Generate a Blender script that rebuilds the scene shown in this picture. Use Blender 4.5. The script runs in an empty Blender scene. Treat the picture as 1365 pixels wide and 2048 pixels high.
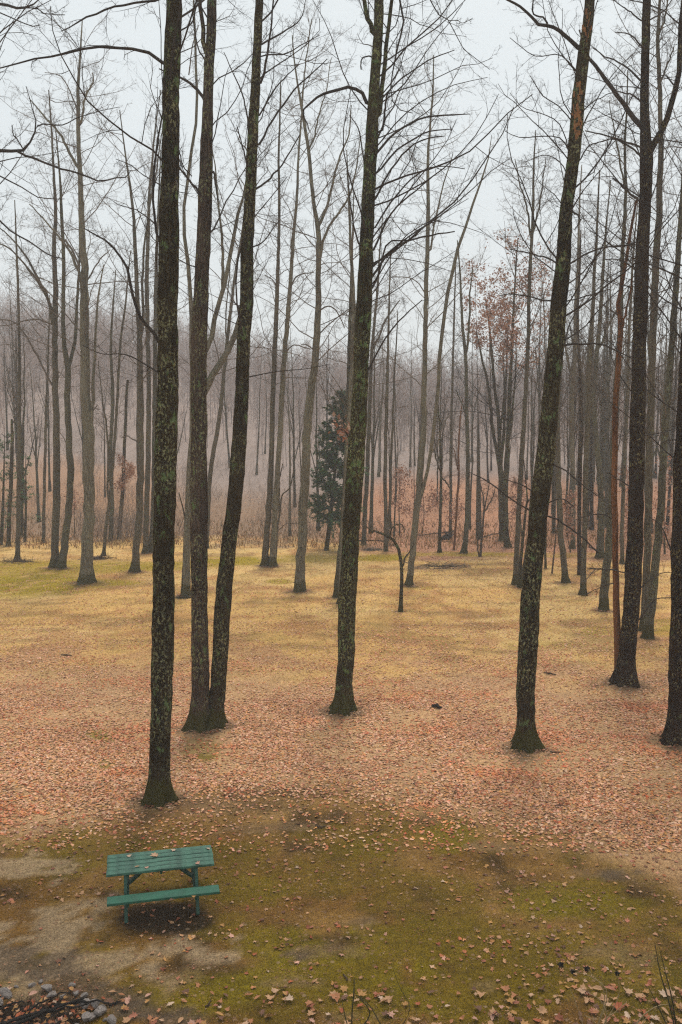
import bpy, math, random
import numpy as np
from mathutils import Vector

R = np.random.default_rng(7)
random.seed(7)
SC = bpy.context.scene
COL = SC.collection

# ------------------------------------------------------------------ camera
F, HOR, CH = 1800.0, 850.0, 8.385          # focal length in photo pixels, eye-level row, eye height
PITCH = math.atan((1024 - HOR) / F)
cam = bpy.data.cameras.new("camera")
cam.sensor_fit = 'VERTICAL'; cam.sensor_height = 36.0
cam.lens = F / 2048 * 36.0
cam.clip_start = 0.1; cam.clip_end = 1500
cam_o = bpy.data.objects.new("camera", cam); COL.objects.link(cam_o)
cam_o.location = (0, 0, CH); cam_o.rotation_euler = (math.pi / 2 - PITCH, 0, 0)
SC.camera = cam_o

# ------------------------------------------------------------------ light and sky (overcast)
SUN_EL, SUN_ROT = math.radians(56), math.radians(14)
W = bpy.data.worlds.new("World"); SC.world = W; W.use_nodes = True
nt = W.node_tree; nt.nodes.clear()
n_out = nt.nodes.new("ShaderNodeOutputWorld"); n_bg = nt.nodes.new("ShaderNodeBackground")
n_sky = nt.nodes.new("ShaderNodeTexSky"); n_sky.sky_type = 'NISHITA'; n_sky.sun_disc = False
n_sky.sun_elevation = SUN_EL; n_sky.sun_rotation = SUN_ROT; n_sky.dust_density = 4.0
n_mix = nt.nodes.new("ShaderNodeMix"); n_mix.data_type = 'RGBA'; n_mix.inputs[0].default_value = 0.93
n_tc = nt.nodes.new("ShaderNodeTexCoord"); n_no = nt.nodes.new("ShaderNodeTexNoise")
n_no.inputs["Scale"].default_value = 2.2; n_no.inputs["Detail"].default_value = 4
n_cr = nt.nodes.new("ShaderNodeMix"); n_cr.data_type = 'RGBA'
n_cr.inputs[6].default_value = (4.3, 4.68, 4.78, 1); n_cr.inputs[7].default_value = (4.72, 5.08, 5.16, 1)
nt.links.new(n_tc.outputs["Generated"], n_no.inputs["Vector"])
nt.links.new(n_no.outputs["Fac"], n_cr.inputs[0])
nt.links.new(n_sky.outputs[0], n_mix.inputs[6]); nt.links.new(n_cr.outputs[2], n_mix.inputs[7])
nt.links.new(n_mix.outputs[2], n_bg.inputs[0]); n_bg.inputs[1].default_value = 0.1
nt.links.new(n_bg.outputs[0], n_out.inputs[0])
sun = bpy.data.lights.new("sun", 'SUN'); sun.energy = 1.5; sun.angle = math.radians(20); sun.color = (1.0, 0.95, 0.87)
sun_o = bpy.data.objects.new("sun", sun); COL.objects.link(sun_o)
sd = Vector((math.sin(SUN_ROT) * math.cos(SUN_EL), math.cos(SUN_ROT) * math.cos(SUN_EL), math.sin(SUN_EL)))
sun_o.rotation_euler = sd.to_track_quat('Z', 'Y').to_euler(); sun_o.location = (10, -10, 60)
SC.view_settings.view_transform = 'Standard'; SC.view_settings.look = 'None'
SC.view_settings.exposure = 0.80; SC.view_settings.gamma = 1.0; SC.view_settings.use_curve_mapping = False
SC.cycles.max_bounces = 5; SC.cycles.diffuse_bounces = 2; SC.cycles.glossy_bounces = 1
SC.cycles.volume_bounces = 1; SC.cycles.use_denoising = False
SC.cycles.filter_width = 1.25
SC.cycles.volume_step_rate = 4.0
HAZE = 0.0014

# ------------------------------------------------------------------ numeric helpers
CP, SP = math.cos(PITCH), math.sin(PITCH)
def ray(px, py):
    u = (px - 682.5) / F; v = (1024 - py) / F
    return np.array([u, CP + v * SP, -SP + v * CP])
def project(x, y, z):
    dz = z - CH
    fw = np.maximum(y * CP - dz * SP, 0.5); up = y * SP + dz * CP
    return 682.5 + F * x / fw, 1024 - F * up / fw
def hsh(i, j, s):
    n = (i * 374761393 + j * 668265263 + s * 982451653) & 0x7fffffff
    n = ((n ^ (n >> 13)) * 1274126177) & 0x7fffffff
    return ((n ^ (n >> 16)) & 0xffff) / 65535.0
def vnoise(x, y, s=0):
    xi = np.floor(x).astype(np.int64); yi = np.floor(y).astype(np.int64)
    fx = x - xi; fy = y - yi; fx = fx * fx * (3 - 2 * fx); fy = fy * fy * (3 - 2 * fy)
    a = hsh(xi, yi, s); b = hsh(xi + 1, yi, s); c = hsh(xi, yi + 1, s); d = hsh(xi + 1, yi + 1, s)
    return (a * (1 - fx) + b * fx) * (1 - fy) + (c * (1 - fx) + d * fx) * fy
def fbm(x, y, s=0, o=4):
    r = 0; a = .5; t = 0
    for k in range(o):
        r = r + a * vnoise(x, y, s + k * 17); t += a; a *= .5; x = x * 2.03 + 5.1; y = y * 2.03 + 1.7
    return r / t
def sst(a, b, x):
    t = np.clip((x - a) / (b - a), 0, 1); return t * t * (3 - 2 * t)
def gz(x, y):
    x = np.asarray(x, float); y = np.asarray(y, float)
    z = 0.10 * (fbm(x * .22 + 9, y * .22 + 4, 3, 3) - .5) + 0.02 * (fbm(x * 1.7, y * 1.7, 5, 2) - .5)
    xs = x / np.maximum(y, 20) * 190
    s = np.interp(xs, [-90, -72, -40, -14, 12, 80], [1.0, 1.0, .90, .62, .52, .48])
    dy = np.clip(y - 67, 0, 150)
    return z + s * .205 * (np.sqrt(dy * dy + 9) - 3) + sst(70, 110, y) * 1.2 * (fbm(x * .04, y * .04, 8, 2) - .5)
def on_ground(px, py):
    d = ray(px, py); t = 8.0
    while t < 400:
        p = d * t; p[2] += CH
        if p[2] <= gz(p[0], p[1]): break
        t += 0.05
    return np.array([p[0], p[1], float(gz(p[0], p[1]))])
def at_plane(px, py, Y):
    d = ray(px, py); t = Y / d[1]; p = d * t; p[2] += CH; return p

def new_mesh(name, V, Fc, smooth=True, colors=None, mat_ids=None):
    """V (n,3); Fc list of index arrays (k,3) or (k,4)."""
    me = bpy.data.meshes.new(name)
    V = np.asarray(V, np.float32)
    me.vertices.add(len(V)); me.vertices.foreach_set("co", V.ravel())
    if not isinstance(Fc, list): Fc = [Fc]
    Fc = [np.asarray(f, np.int32) for f in Fc if len(f)]
    tot = sum(f.size for f in Fc); npoly = sum(len(f) for f in Fc)
    me.loops.add(tot); me.polygons.add(npoly)
    me.loops.foreach_set("vertex_index", np.concatenate([f.ravel() for f in Fc]))
    ln = np.concatenate([np.full(len(f), f.shape[1], np.int32) for f in Fc])
    st = np.concatenate([[0], np.cumsum(ln)[:-1]]).astype(np.int32)
    me.polygons.foreach_set("loop_start", st); me.polygons.foreach_set("loop_total", ln)
    me.polygons.foreach_set("use_smooth", np.full(npoly, smooth))
    if mat_ids is not None: me.polygons.foreach_set("material_index", np.asarray(mat_ids, np.int32))
    if colors is not None:
        ca = me.color_attributes.new("tint", 'FLOAT_COLOR', 'POINT')
        c = np.ones((len(V), 4), np.float32); c[:, :3] = colors; ca.data.foreach_set("color", c.ravel())
    me.update(calc_edges=True)
    return me
def link(name, me, mats=(), parent=None, loc=None):
    o = bpy.data.objects.new(name, me); COL.objects.link(o)
    if me is not None:
        for m in (mats if isinstance(mats, (list, tuple)) else [mats]):
            if m.name not in [q.name for q in me.materials if q]: me.materials.append(m)
    if parent: o.parent = parent
    if loc is not None: o.location = loc
    return o
def empty(name, loc, label, cat, group=None, rot=0.0):
    o = bpy.data.objects.new(name, None); COL.objects.link(o); o.location = loc; o.rotation_euler[2] = rot
    o.empty_display_size = .2
    return tag(o, label, cat, group)
def tag(o, label=None, cat=None, group=None, kind=None):
    if label: o['label'] = label
    if cat: o['category'] = cat
    if group: o['group'] = group
    if kind: o['kind'] = kind
    return o

class Geo:
    def __init__(s): s.V = []; s.Q = []; s.T = []; s.C = []; s.n = 0
    def add(s, V, Q=None, T=None, C=None):
        V = np.asarray(V, float).reshape(-1, 3)
        if Q is not None and len(Q): s.Q.append(np.asarray(Q) + s.n)
        if T is not None and len(T): s.T.append(np.asarray(T) + s.n)
        if C is not None: s.C.append(C)
        s.V.append(V); s.n += len(V)
    def box(s, c, size, ax=None):
        """box with centre c, full size, optional 3x3 axes rows"""
        h = np.array(size) / 2; A = np.eye(3) if ax is None else np.array(ax)
        v = np.array([[i, j, k] for i in (-1, 1) for j in (-1, 1) for k in (-1, 1)]) * h
        s.add(v @ A + np.array(c), Q=[[0, 1, 3, 2], [4, 6, 7, 5], [0, 4, 5, 1], [2, 3, 7, 6], [0, 2, 6, 4], [1, 5, 7, 3]])
    def mesh(s, name, smooth=True, off=None):
        V = np.concatenate(s.V)
        if off is not None: V = V - np.asarray(off)
        fs = []
        if s.Q: fs.append(np.concatenate(s.Q))
        if s.T: fs.append(np.concatenate(s.T))
        return new_mesh(name, V, fs, smooth, np.concatenate(s.C) if s.C else None)

def tubes(g, pts, rad, sides, lump=0.0, flare=None, rng=R):
    """pts (N,P,3), rad (N,P) -> tubes into g. flare=(z0,height,amount,lobes) widens the foot."""
    N, P, _ = pts.shape
    if N == 0: return
    T = np.gradient(pts, axis=1); T /= np.linalg.norm(T, axis=2, keepdims=True) + 1e-9
    ref = np.array([.23, .93, .11]); n1 = np.cross(T, ref); n1 /= np.linalg.norm(n1, axis=2, keepdims=True) + 1e-9
    n2 = np.cross(T, n1)
    a = np.arange(sides) / sides * 2 * math.pi
    r = rad[:, :, None] * np.ones(sides)
    if lump:
        base = rng.normal(0, 1, (N, P, sides))
        k = np.cumsum(base, axis=1); sm = (base + np.roll(base, 1, 2) + np.roll(base, -1, 2)) / 3
        ph = rng.uniform(0, 6.3, 4); s_ = np.arange(P)[None, :, None]
        wave = np.sin(s_ * .23 + a * 2 + ph[0]) + .7 * np.sin(s_ * .41 - a * 3 + ph[1]) + .6 * np.sin(s_ * .9 + a + ph[2])
        r = r * (1 + lump * (.45 * sm + .45 * wave))
    if flare:
        z0, fh, am, lobes = flare
        h = np.clip((pts[:, :, 2] - z0) / fh, 0, 1)[:, :, None]
        ph = rng.uniform(0, 6.3)
        r = r * (1 + am * (1 - h) ** 2.2 * (.75 + .75 * np.cos(a * lobes + ph) + .25 * np.cos(a * 2 + ph * 2)))
    V = pts[:, :, None, :] + r[..., None] * (np.cos(a)[None, None, :, None] * n1[:, :, None, :] + np.sin(a)[None, None, :, None] * n2[:, :, None, :])
    idx = np.arange(N * P * sides).reshape(N, P, sides)
    A = idx[:, :-1, :]; B = idx[:, 1:, :]
    Q = np.stack([A, np.roll(A, -1, 2), np.roll(B, -1, 2), B], -1).reshape(-1, 4)
    g.add(V.reshape(-1, 3), Q=Q)
def spikes(g, pts, rad):
    """pts (N,P,3): three-sided twigs ending in a point"""
    N, P, _ = pts.shape
    if N == 0: return
    D = pts[:, -1] - pts[:, 0]; L = np.linalg.norm(D, axis=1, keepdims=True) + 1e-9; D /= L
    n1 = np.cross(D, [.23, .93, .11]); n1 /= np.linalg.norm(n1, axis=1, keepdims=True) + 1e-9; n2 = np.cross(D, n1)
    a = np.array([0, 2.094, 4.189]); rr = rad[:, :1]
    rings = [pts[:, i][:, None, :] + (rr * (1 - i / (P - 1) * .6))[:, :, None] * (np.cos(a)[None, :, None] * n1[:, None] + np.sin(a)[None, :, None] * n2[:, None]) for i in range(P - 1)]
    V = np.concatenate(rings + [pts[:, -1:, :]], axis=1)
    k = V.shape[1]; base = (np.arange(N) * k)[:, None]
    Q = []
    for i in range(P - 2):
        for j in range(3): Q.append(base + np.array([[i * 3 + j, i * 3 + (j + 1) % 3, i * 3 + 3 + (j + 1) % 3, i * 3 + 3 + j]]))
    o = (P - 2) * 3
    T = np.concatenate([base + np.array([[o + j, o + (j + 1) % 3, k - 1]]) for j in range(3)])
    g.add(V.reshape(-1, 3), Q=np.concatenate(Q) if Q else None, T=T)

def resample(p, r, n):
    """Catmull-Rom through points p (k,3) with radii r, n samples even in length"""
    p = np.asarray(p, float); r = np.asarray(r, float)
    if len(p) == 2: p = np.stack([p[0], p.mean(0), p[1]]); r = np.array([r[0], r.mean(), r[1]])
    q = np.vstack([2 * p[0] - p[1], p, 2 * p[-1] - p[-2]]); out = []; ro = []
    for i in range(len(p) - 1):
        t = np.linspace(0, 1, 12, endpoint=False)[:, None]
        a, b, c, d = q[i], q[i + 1], q[i + 2], q[i + 3]
        out.append(.5 * ((2 * b) + (-a + c) * t + (2 * a - 5 * b + 4 * c - d) * t ** 2 + (-a + 3 * b - 3 * c + d) * t ** 3))
        ro.append(r[i] * (1 - t[:, 0]) + r[i + 1] * t[:, 0])
    out = np.vstack(out + [p[-1:]]); ro = np.concatenate(ro + [r[-1:]])
    s = np.concatenate([[0], np.cumsum(np.linalg.norm(np.diff(out, axis=0), axis=1))])
    u = np.linspace(0, s[-1], n)
    return np.stack([np.interp(u, s, out[:, k]) for k in range(3)], 1), np.interp(u, s, ro)

def grow(pp, pr, m, t0, t1, lenf, ang, up, wander, P, rr=.011, minr=.004, rng=R, bias=None, abs_len=None, fall=.5):
    N, PP, _ = pp.shape
    if N == 0: return np.zeros((0, P, 3)), np.zeros((0, P))
    L = np.linalg.norm(np.diff(pp, axis=1), axis=2).sum(1)
    t = (np.arange(m)[None, :] + rng.uniform(0, 1, (N, m))) / m * (t1 - t0) + t0
    f = t * (PP - 1); i = np.clip(f.astype(int), 0, PP - 2); fr = f - i; ar = np.arange(N)[:, None]
    a, b = pp[ar, i], pp[ar, i + 1]
    pos = a + (b - a) * fr[..., None]; T = b - a; T /= np.linalg.norm(T, axis=2, keepdims=True) + 1e-9
    r0 = pr[ar, i] * (1 - fr) + pr[ar, i + 1] * fr
    q = rng.normal(0, 1, (N, m, 3))
    if bias is not None: q = q + np.asarray(bias)
    q -= (q * T).sum(2, keepdims=True) * T; q /= np.linalg.norm(q, axis=2, keepdims=True) + 1e-9
    an = np.radians(rng.uniform(ang[0], ang[1], (N, m)))[..., None]
    d = np.cos(an) * T + np.sin(an) * q
    ln = (L[:, None] if abs_len is None else abs_len) * lenf * (1 - fall * (t - t0) / max(t1 - t0, 1e-6)) * rng.uniform(.55, 1.2, (N, m))
    r = np.minimum(r0 * .72, np.maximum(rr * ln, minr))
    M = N * m; pos = pos.reshape(M, 3); d = d.reshape(M, 3); ln = ln.reshape(M); r = r.reshape(M)
    out = np.zeros((M, P, 3)); out[:, 0] = pos
    upv = np.asarray(rng.uniform(.3, 1.3, (M, 1)) * up)
    for k in range(1, P):
        d = d + rng.normal(0, wander, (M, 3)); d[:, 2] += upv[:, 0]
        d /= np.linalg.norm(d, axis=1, keepdims=True)
        out[:, k] = out[:, k - 1] + d * (ln / (P - 1))[:, None]
    rad = r[:, None] * np.linspace(1, .35, P)[None, :]
    return out, np.maximum(rad, minr * .6)

# ------------------------------------------------------------------ materials
def mat_new(name, rough=.9, spec=.2):
    m = bpy.data.materials.new(name); m.use_nodes = True
    b = m.node_tree.nodes["Principled BSDF"]; b.inputs["Roughness"].default_value = rough
    b.inputs["Specular IOR Level"].default_value = spec
    return m, m.node_tree, b
def N_(t, k, **kw):
    n = t.nodes.new(k)
    for a, v in kw.items(): setattr(n, a, v)
    return n
def noise(t, vec, scale, detail=4, rough=.6):
    n = N_(t, "ShaderNodeTexNoise"); n.inputs["Scale"].default_value = scale; n.inputs["Detail"].default_value = detail
    n.inputs["Roughness"].default_value = rough; t.links.new(vec, n.inputs["Vector"]); return n.outputs["Fac"]
def ramp(t, fac, stops):
    n = N_(t, "ShaderNodeValToRGB"); e = n.color_ramp.elements
    while len(e) > 1: e.remove(e[-1])
    e[0].position = stops[0][0]; e[0].color = (*stops[0][1], 1) if isinstance(stops[0][1], tuple) else (stops[0][1],) * 3 + (1,)
    for p, c in stops[1:]:
        q = e.new(p); q.color = (*c, 1) if isinstance(c, tuple) else (c,) * 3 + (1,)
    t.links.new(fac, n.inputs[0]); return n.outputs[0]
def mix(t, fac, a, b, mode='MIX'):
    n = N_(t, "ShaderNodeMix", data_type='RGBA', blend_type=mode)
    for s, v in ((0, fac), (6, a), (7, b)):
        if isinstance(v, (int, float)): n.inputs[s].default_value = v
        elif isinstance(v, tuple): n.inputs[s].default_value = (*v, 1)
        else: t.links.new(v, n.inputs[s])
    return n.outputs[2]
def mapping(t, vec, scale):
    n = N_(t, "ShaderNodeMapping"); n.inputs["Scale"].default_value = scale; t.links.new(vec, n.inputs[0]); return n.outputs[0]
def bump(t, b, h, strength, dist):
    n = N_(t, "ShaderNodeBump"); n.inputs["Strength"].default_value = strength; n.inputs["Distance"].default_value = dist
    t.links.new(h, n.inputs["Height"]); t.links.new(n.outputs[0], b.inputs["Normal"])

def bark(name, dark, light, lichen, amount, big=.5, foot=None):
    """furrowed bark: ridges stretched along the trunk, with lichen spots"""
    m, t, b = mat_new(name, 1.0, .03)
    tc = N_(t, "ShaderNodeTexCoord"); v = tc.outputs["Object"]
    rid = noise(t, mapping(t, v, (1, 1, .10)), 17, 5, .65)
    vo = N_(t, "ShaderNodeTexVoronoi", feature='DISTANCE_TO_EDGE'); vo.inputs["Scale"].default_value = 13
    w = N_(t, "ShaderNodeVectorMath", operation='ADD')
    nn = N_(t, "ShaderNodeTexNoise"); nn.inputs["Scale"].default_value = 5; t.links.new(v, nn.inputs["Vector"])
    sc = N_(t, "ShaderNodeVectorMath", operation='SCALE'); sc.inputs["Scale"].default_value = .14; t.links.new(nn.outputs["Color"], sc.inputs[0])
    t.links.new(v, w.inputs[0]); t.links.new(sc.outputs[0], w.inputs[1])
    t.links.new(mapping(t, w.outputs[0], (1, 1, .13)), vo.inputs["Vector"])
    fur = ramp(t, vo.outputs["Distance"], [(0, 0.0), (.25, 1.0)])
    c = mix(t, rid, dark, light)
    c = mix(t, fur, tuple(x * .45 for x in dark), c)
    tone = noise(t, mapping(t, v, (1, 1, .3)), 1.1, 3)
    c = mix(t, ramp(t, tone, [(.38, 0.0), (.62, 1.0)]), c, mix(t, .5, c, light))
    # small crusty spots
    sp = noise(t, mapping(t, v, (1, 1, .7)), 19, 4, .7); patch = noise(t, v, 1.15, 3)
    th = N_(t, "ShaderNodeMath", operation='MULTIPLY'); t.links.new(ramp(t, sp, [(.59 - .05 * amount, 0.0), (.67 - .05 * amount, .85)]), th.inputs[0])
    t.links.new(ramp(t, patch, [(.42, 0.04), (.56, 1.0)]), th.inputs[1])
    lc = mix(t, noise(t, v, 3.1, 2), lichen, (lichen[0] * 1.5, lichen[1] * 1.35, lichen[2] * 1.2))
    c = mix(t, th.outputs[0], c, lc)
    # broad green crust patches
    bg = noise(t, mapping(t, v, (1, 1, .55)), 4.6, 6, .72)
    c = mix(t, ramp(t, bg, [(.69 - .08 * big, 0.0), (.75 - .08 * big, .7)]), c, (lichen[0] * .55, lichen[1] * .8, lichen[2] * .55))
    if foot:
        sx = N_(t, "ShaderNodeSeparateXYZ"); t.links.new(v, sx.inputs[0])
        z = N_(t, "ShaderNodeMath", operation='ADD'); t.links.new(sx.outputs[2], z.inputs[0])
        ns = N_(t, "ShaderNodeMath", operation='MULTIPLY'); t.links.new(noise(t, v, 6, 4), ns.inputs[0]); ns.inputs[1].default_value = -1.0
        t.links.new(ns.outputs[0], z.inputs[1])
        c = mix(t, ramp(t, z.outputs[0], [(-.25, .85), (.16, 0.0)]), c, foot)
    t.links.new(c, b.inputs["Base Color"])
    h = N_(t, "ShaderNodeMath", operation='MULTIPLY_ADD'); t.links.new(fur, h.inputs[0]); h.inputs[1].default_value = .8; t.links.new(rid, h.inputs[2])
    bump(t, b, h.outputs[0], .9, .03)
    return m
MOSS = (.050, .044, .010)
M = {}
M['dark'] = bark("bark_dark", (.016, .010, .004), (.066, .046, .023), (.235, .235, .13), 1.35, 1.5, MOSS)
M['olive'] = bark("bark_olive", (.018, .012, .004), (.080, .060, .026), (.25, .27, .13), 1.4, 1.7, MOSS)
M['brown'] = bark("bark_brown", (.026, .015, .010), (.135, .092, .066), (.26, .27, .14), 1.2, 1.3, MOSS)
M['warm'] = bark("bark_warm", (.011, .005, .003), (.046, .026, .015), (.20, .18, .09), .9, .9, None)
M['mid'] = bark("bark_grey", (.065, .052, .036), (.18, .15, .105), (.24, .25, .15), .7, .8, MOSS)
M['pale'] = bark("bark_pale", (.10, .085, .06), (.27, .235, .165), (.30, .33, .21), .6, .7, MOSS)
M['green'] = bark("bark_lichen", (.05, .042, .03), (.15, .135, .09), (.22, .24, .14), 1.1, 1.0, MOSS)
M['red'] = bark("bark_stripped", (.13, .045, .018), (.34, .15, .06), (.09, .07, .04), .2, .2, None)
def plain(name, c1, c2, scale, rough=.9, bstr=0, bdist=.01, spec=.2):
    m, t, b = mat_new(name, rough, spec); tc = N_(t, "ShaderNodeTexCoord")
    f = noise(t, tc.outputs["Object"], scale, 5)
    t.links.new(mix(t, ramp(t, f, [(.3, 0.0), (.7, 1.0)]), c1, c2), b.inputs["Base Color"])
    if bstr: bump(t, b, f, bstr, bdist)
    return m
M['twig'] = plain("twig_bark", (.085, .066, .052), (.165, .13, .10), 3)
M['twig_dark'] = plain("twig_bark_dark", (.028, .020, .017), (.065, .048, .036), 3)
M['twig_pale'] = plain("twig_bark_pale", (.12, .095, .075), (.21, .175, .13), 3)
M['char'] = plain("charred_wood", (.008, .007, .006), (.03, .024, .02), 8, .9, .6, .03)
M['stick'] = plain("dead_stick", (.035, .022, .014), (.10, .065, .04), 9, .9, .5)
M['cane'] = plain("dry_cane", (.22, .15, .07), (.34, .25, .13), 6)
M['stem'] = plain("green_brown_stem", (.030, .028, .010), (.06, .05, .02), 6)
M['stone'] = plain("pale_stone", (.09, .07, .058), (.34, .29, .26), 5, .85, .6, .03)
M['needle'] = plain("evergreen_needles", (.034, .095, .022), (.070, .150, .042), 1.4, .8)
M['orange'] = plain("orange_inner_bark", (.20, .08, .03), (.36, .17, .07), 12)
def tinted(name, rough=.85, trans=0.0, amt=.35, sc=9):
    m, t, b = mat_new(name, rough, .25)
    a = N_(t, "ShaderNodeVertexColor", layer_name="tint"); tc = N_(t, "ShaderNodeTexCoord")
    f = noise(t, tc.outputs["Object"], sc, 3)
    c = mix(t, 1.0, a.outputs[0], ramp(t, f, [(.25, 1 - amt), (.75, 1 + amt * .6)]), 'MULTIPLY')
    t.links.new(c, b.inputs["Base Color"])
    return m
M['litter'] = tinted("fallen_leaf_mix")
M['brush'] = tinted("undergrowth_mix", .9, 0, .3, .5)
M['grass'] = tinted("grass_mix", .9, 0, .3, 1.5)
M['hung'] = tinted("withered_leaf_mix", .9, 0, .3, 3)

LEAF_COL = [(.50, .275, .14), (.43, .18, .08), (.54, .325, .195), (.40, .11, .045), (.58, .40, .28), (.28, .09, .045), (.47, .24, .08), (.17, .08, .045), (.55, .30, .215), (.42, .16, .095)]
M_leaf = []
for i, c in enumerate(LEAF_COL):
    m, t, b = mat_new("fallen_leaf_%s" % ("tan rust straw brick cream russet amber umber rose copper".split()[i]), .75, .3)
    tc = N_(t, "ShaderNodeTexCoord"); f = noise(t, tc.outputs["Object"], 22, 4)
    t.links.new(mix(t, ramp(t, f, [(.3, 0.0), (.7, 1.0)]), tuple(x * .62 for x in c), tuple(min(1, x * 1.12) for x in c)), b.inputs["Base Color"])
    bump(t, b, f, .4, .01); M_leaf.append(m)

# ================================================================== GROUND
TREE_BASES = []      # filled from the tree table below (x, y, r) for soil rings
def ell(px, py, cx, cy, rx, ry, soft=.5):
    d = ((px - cx) / rx) ** 2 + ((py - cy) / ry) ** 2
    return 1 - sst(1 - soft, 1 + soft, d)
def litter_lower(px): return np.interp(px, [-400, 0, 200, 400, 600, 800, 1000, 1200, 1365, 1800], [1680, 1668, 1655, 1612, 1590, 1612, 1655, 1705, 1770, 1830])
def litter_density(px, py, n):
    low = litter_lower(px)
    q = py + (n - .5) * 70
    d = sst(1170, 1500, q + (n - .5) * 200) * (.30 + 1.0 * sst(.3, .62, n)) * (1 - sst(low - 70, low + 45, q + (n - .5) * 60))
    d = np.maximum(d, .05)
    d = np.maximum(d, .42 * sst(1100, 1190, py) * (1 - sst(1290, 1330, py)) * (n > .35))
    d = np.maximum(d, .95 * sst(700, 790, px + (n - .5) * 120) * (1 - sst(1108, 1128, q)))
    d = np.maximum(d, .6 * (1 - sst(1075, 1090, q)))
    d = np.maximum(d, .40 * ell(px, py, 1050, 1180, 300, 70))
    for cx, cy, rx, ry, a in MOSSY: d = d * (1 - .85 * a * ell(px, py, cx, cy, rx, ry)) if cy < 1600 else d
    d = np.where(py > low, np.maximum(d, .12 * n * 2), d)
    for cx, cy, rx, ry in BARE: d = d * (1 - .75 * ell(px, py, cx, cy, rx, ry))
    return d
MOSSY = [(900, 1672, 55, 26, .9), (742, 1693, 55, 18, .8), (1110, 1800, 90, 28, .8), (1190, 1775, 60, 20, .6), (1190, 1812, 90, 22, .9), (560, 1890, 75, 28, .8),
         (400, 1990, 110, 40, .9), (860, 1890, 130, 45, .75), (670, 1950, 150, 40, .9), (980, 1990, 150, 45, .65), (750, 2010, 120, 30, .6), (440, 1850, 60, 25, .5),
         (330, 1775, 80, 25, .5), (150, 1705, 120, 30, .45), (1290, 1985, 110, 60, .6), (1130, 1910, 120, 40, .55), (200, 1470, 28, 12, .8), (212, 1530, 18, 8, .8), (410, 1515, 20, 6, .7),
         (120, 1735, 60, 18, .5), (500, 1780, 80, 28, .6), (330, 1690, 80, 14, .4), (600, 1760, 120, 30, .35), (400, 1500, 35, 20, .5)]
FARMOSS = [(60, 1168, 150, 22, 1), (120, 1135, 190, 14, .8), (225, 1165, 60, 6, .9), (330, 1132, 120, 9, .8), (470, 1122, 90, 9, 1), (560, 1163, 28, 5, .9), (760, 1116, 70, 7, .9), (900, 1108, 120, 5, .7), (1100, 1110, 200, 5, .5),
           (620, 1118, 90, 8, .6), (1330, 1255, 40, 16, .6), (1195, 1262, 35, 9, .5), (20, 1192, 60, 8, .5), (840, 1176, 30, 4, .6), (1100, 1290, 80, 8, .3)]
BARE = [(75, 1850, 150, 48), (60, 1735, 70, 20), (727, 1842, 34, 13), (655, 1902, 60, 15), (1240, 1905, 80, 18), (110, 1935, 200, 52), (330, 1975, 60, 30), (590, 1965, 45, 14), (440, 1920, 70, 16), (1000, 1975, 35, 10), (660, 2040, 60, 14), (985, 1690, 40, 12), (560, 1655, 60, 12), (1180, 1745, 60, 9)]
GREY = [(40, 1925, 120, 34), (200, 1990, 130, 40), (260, 2030, 90, 30), (890, 1133, 55, 6), (590, 1912, 25, 10), (1225, 1747, 55, 10), (330, 2040, 60, 20)]
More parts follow.
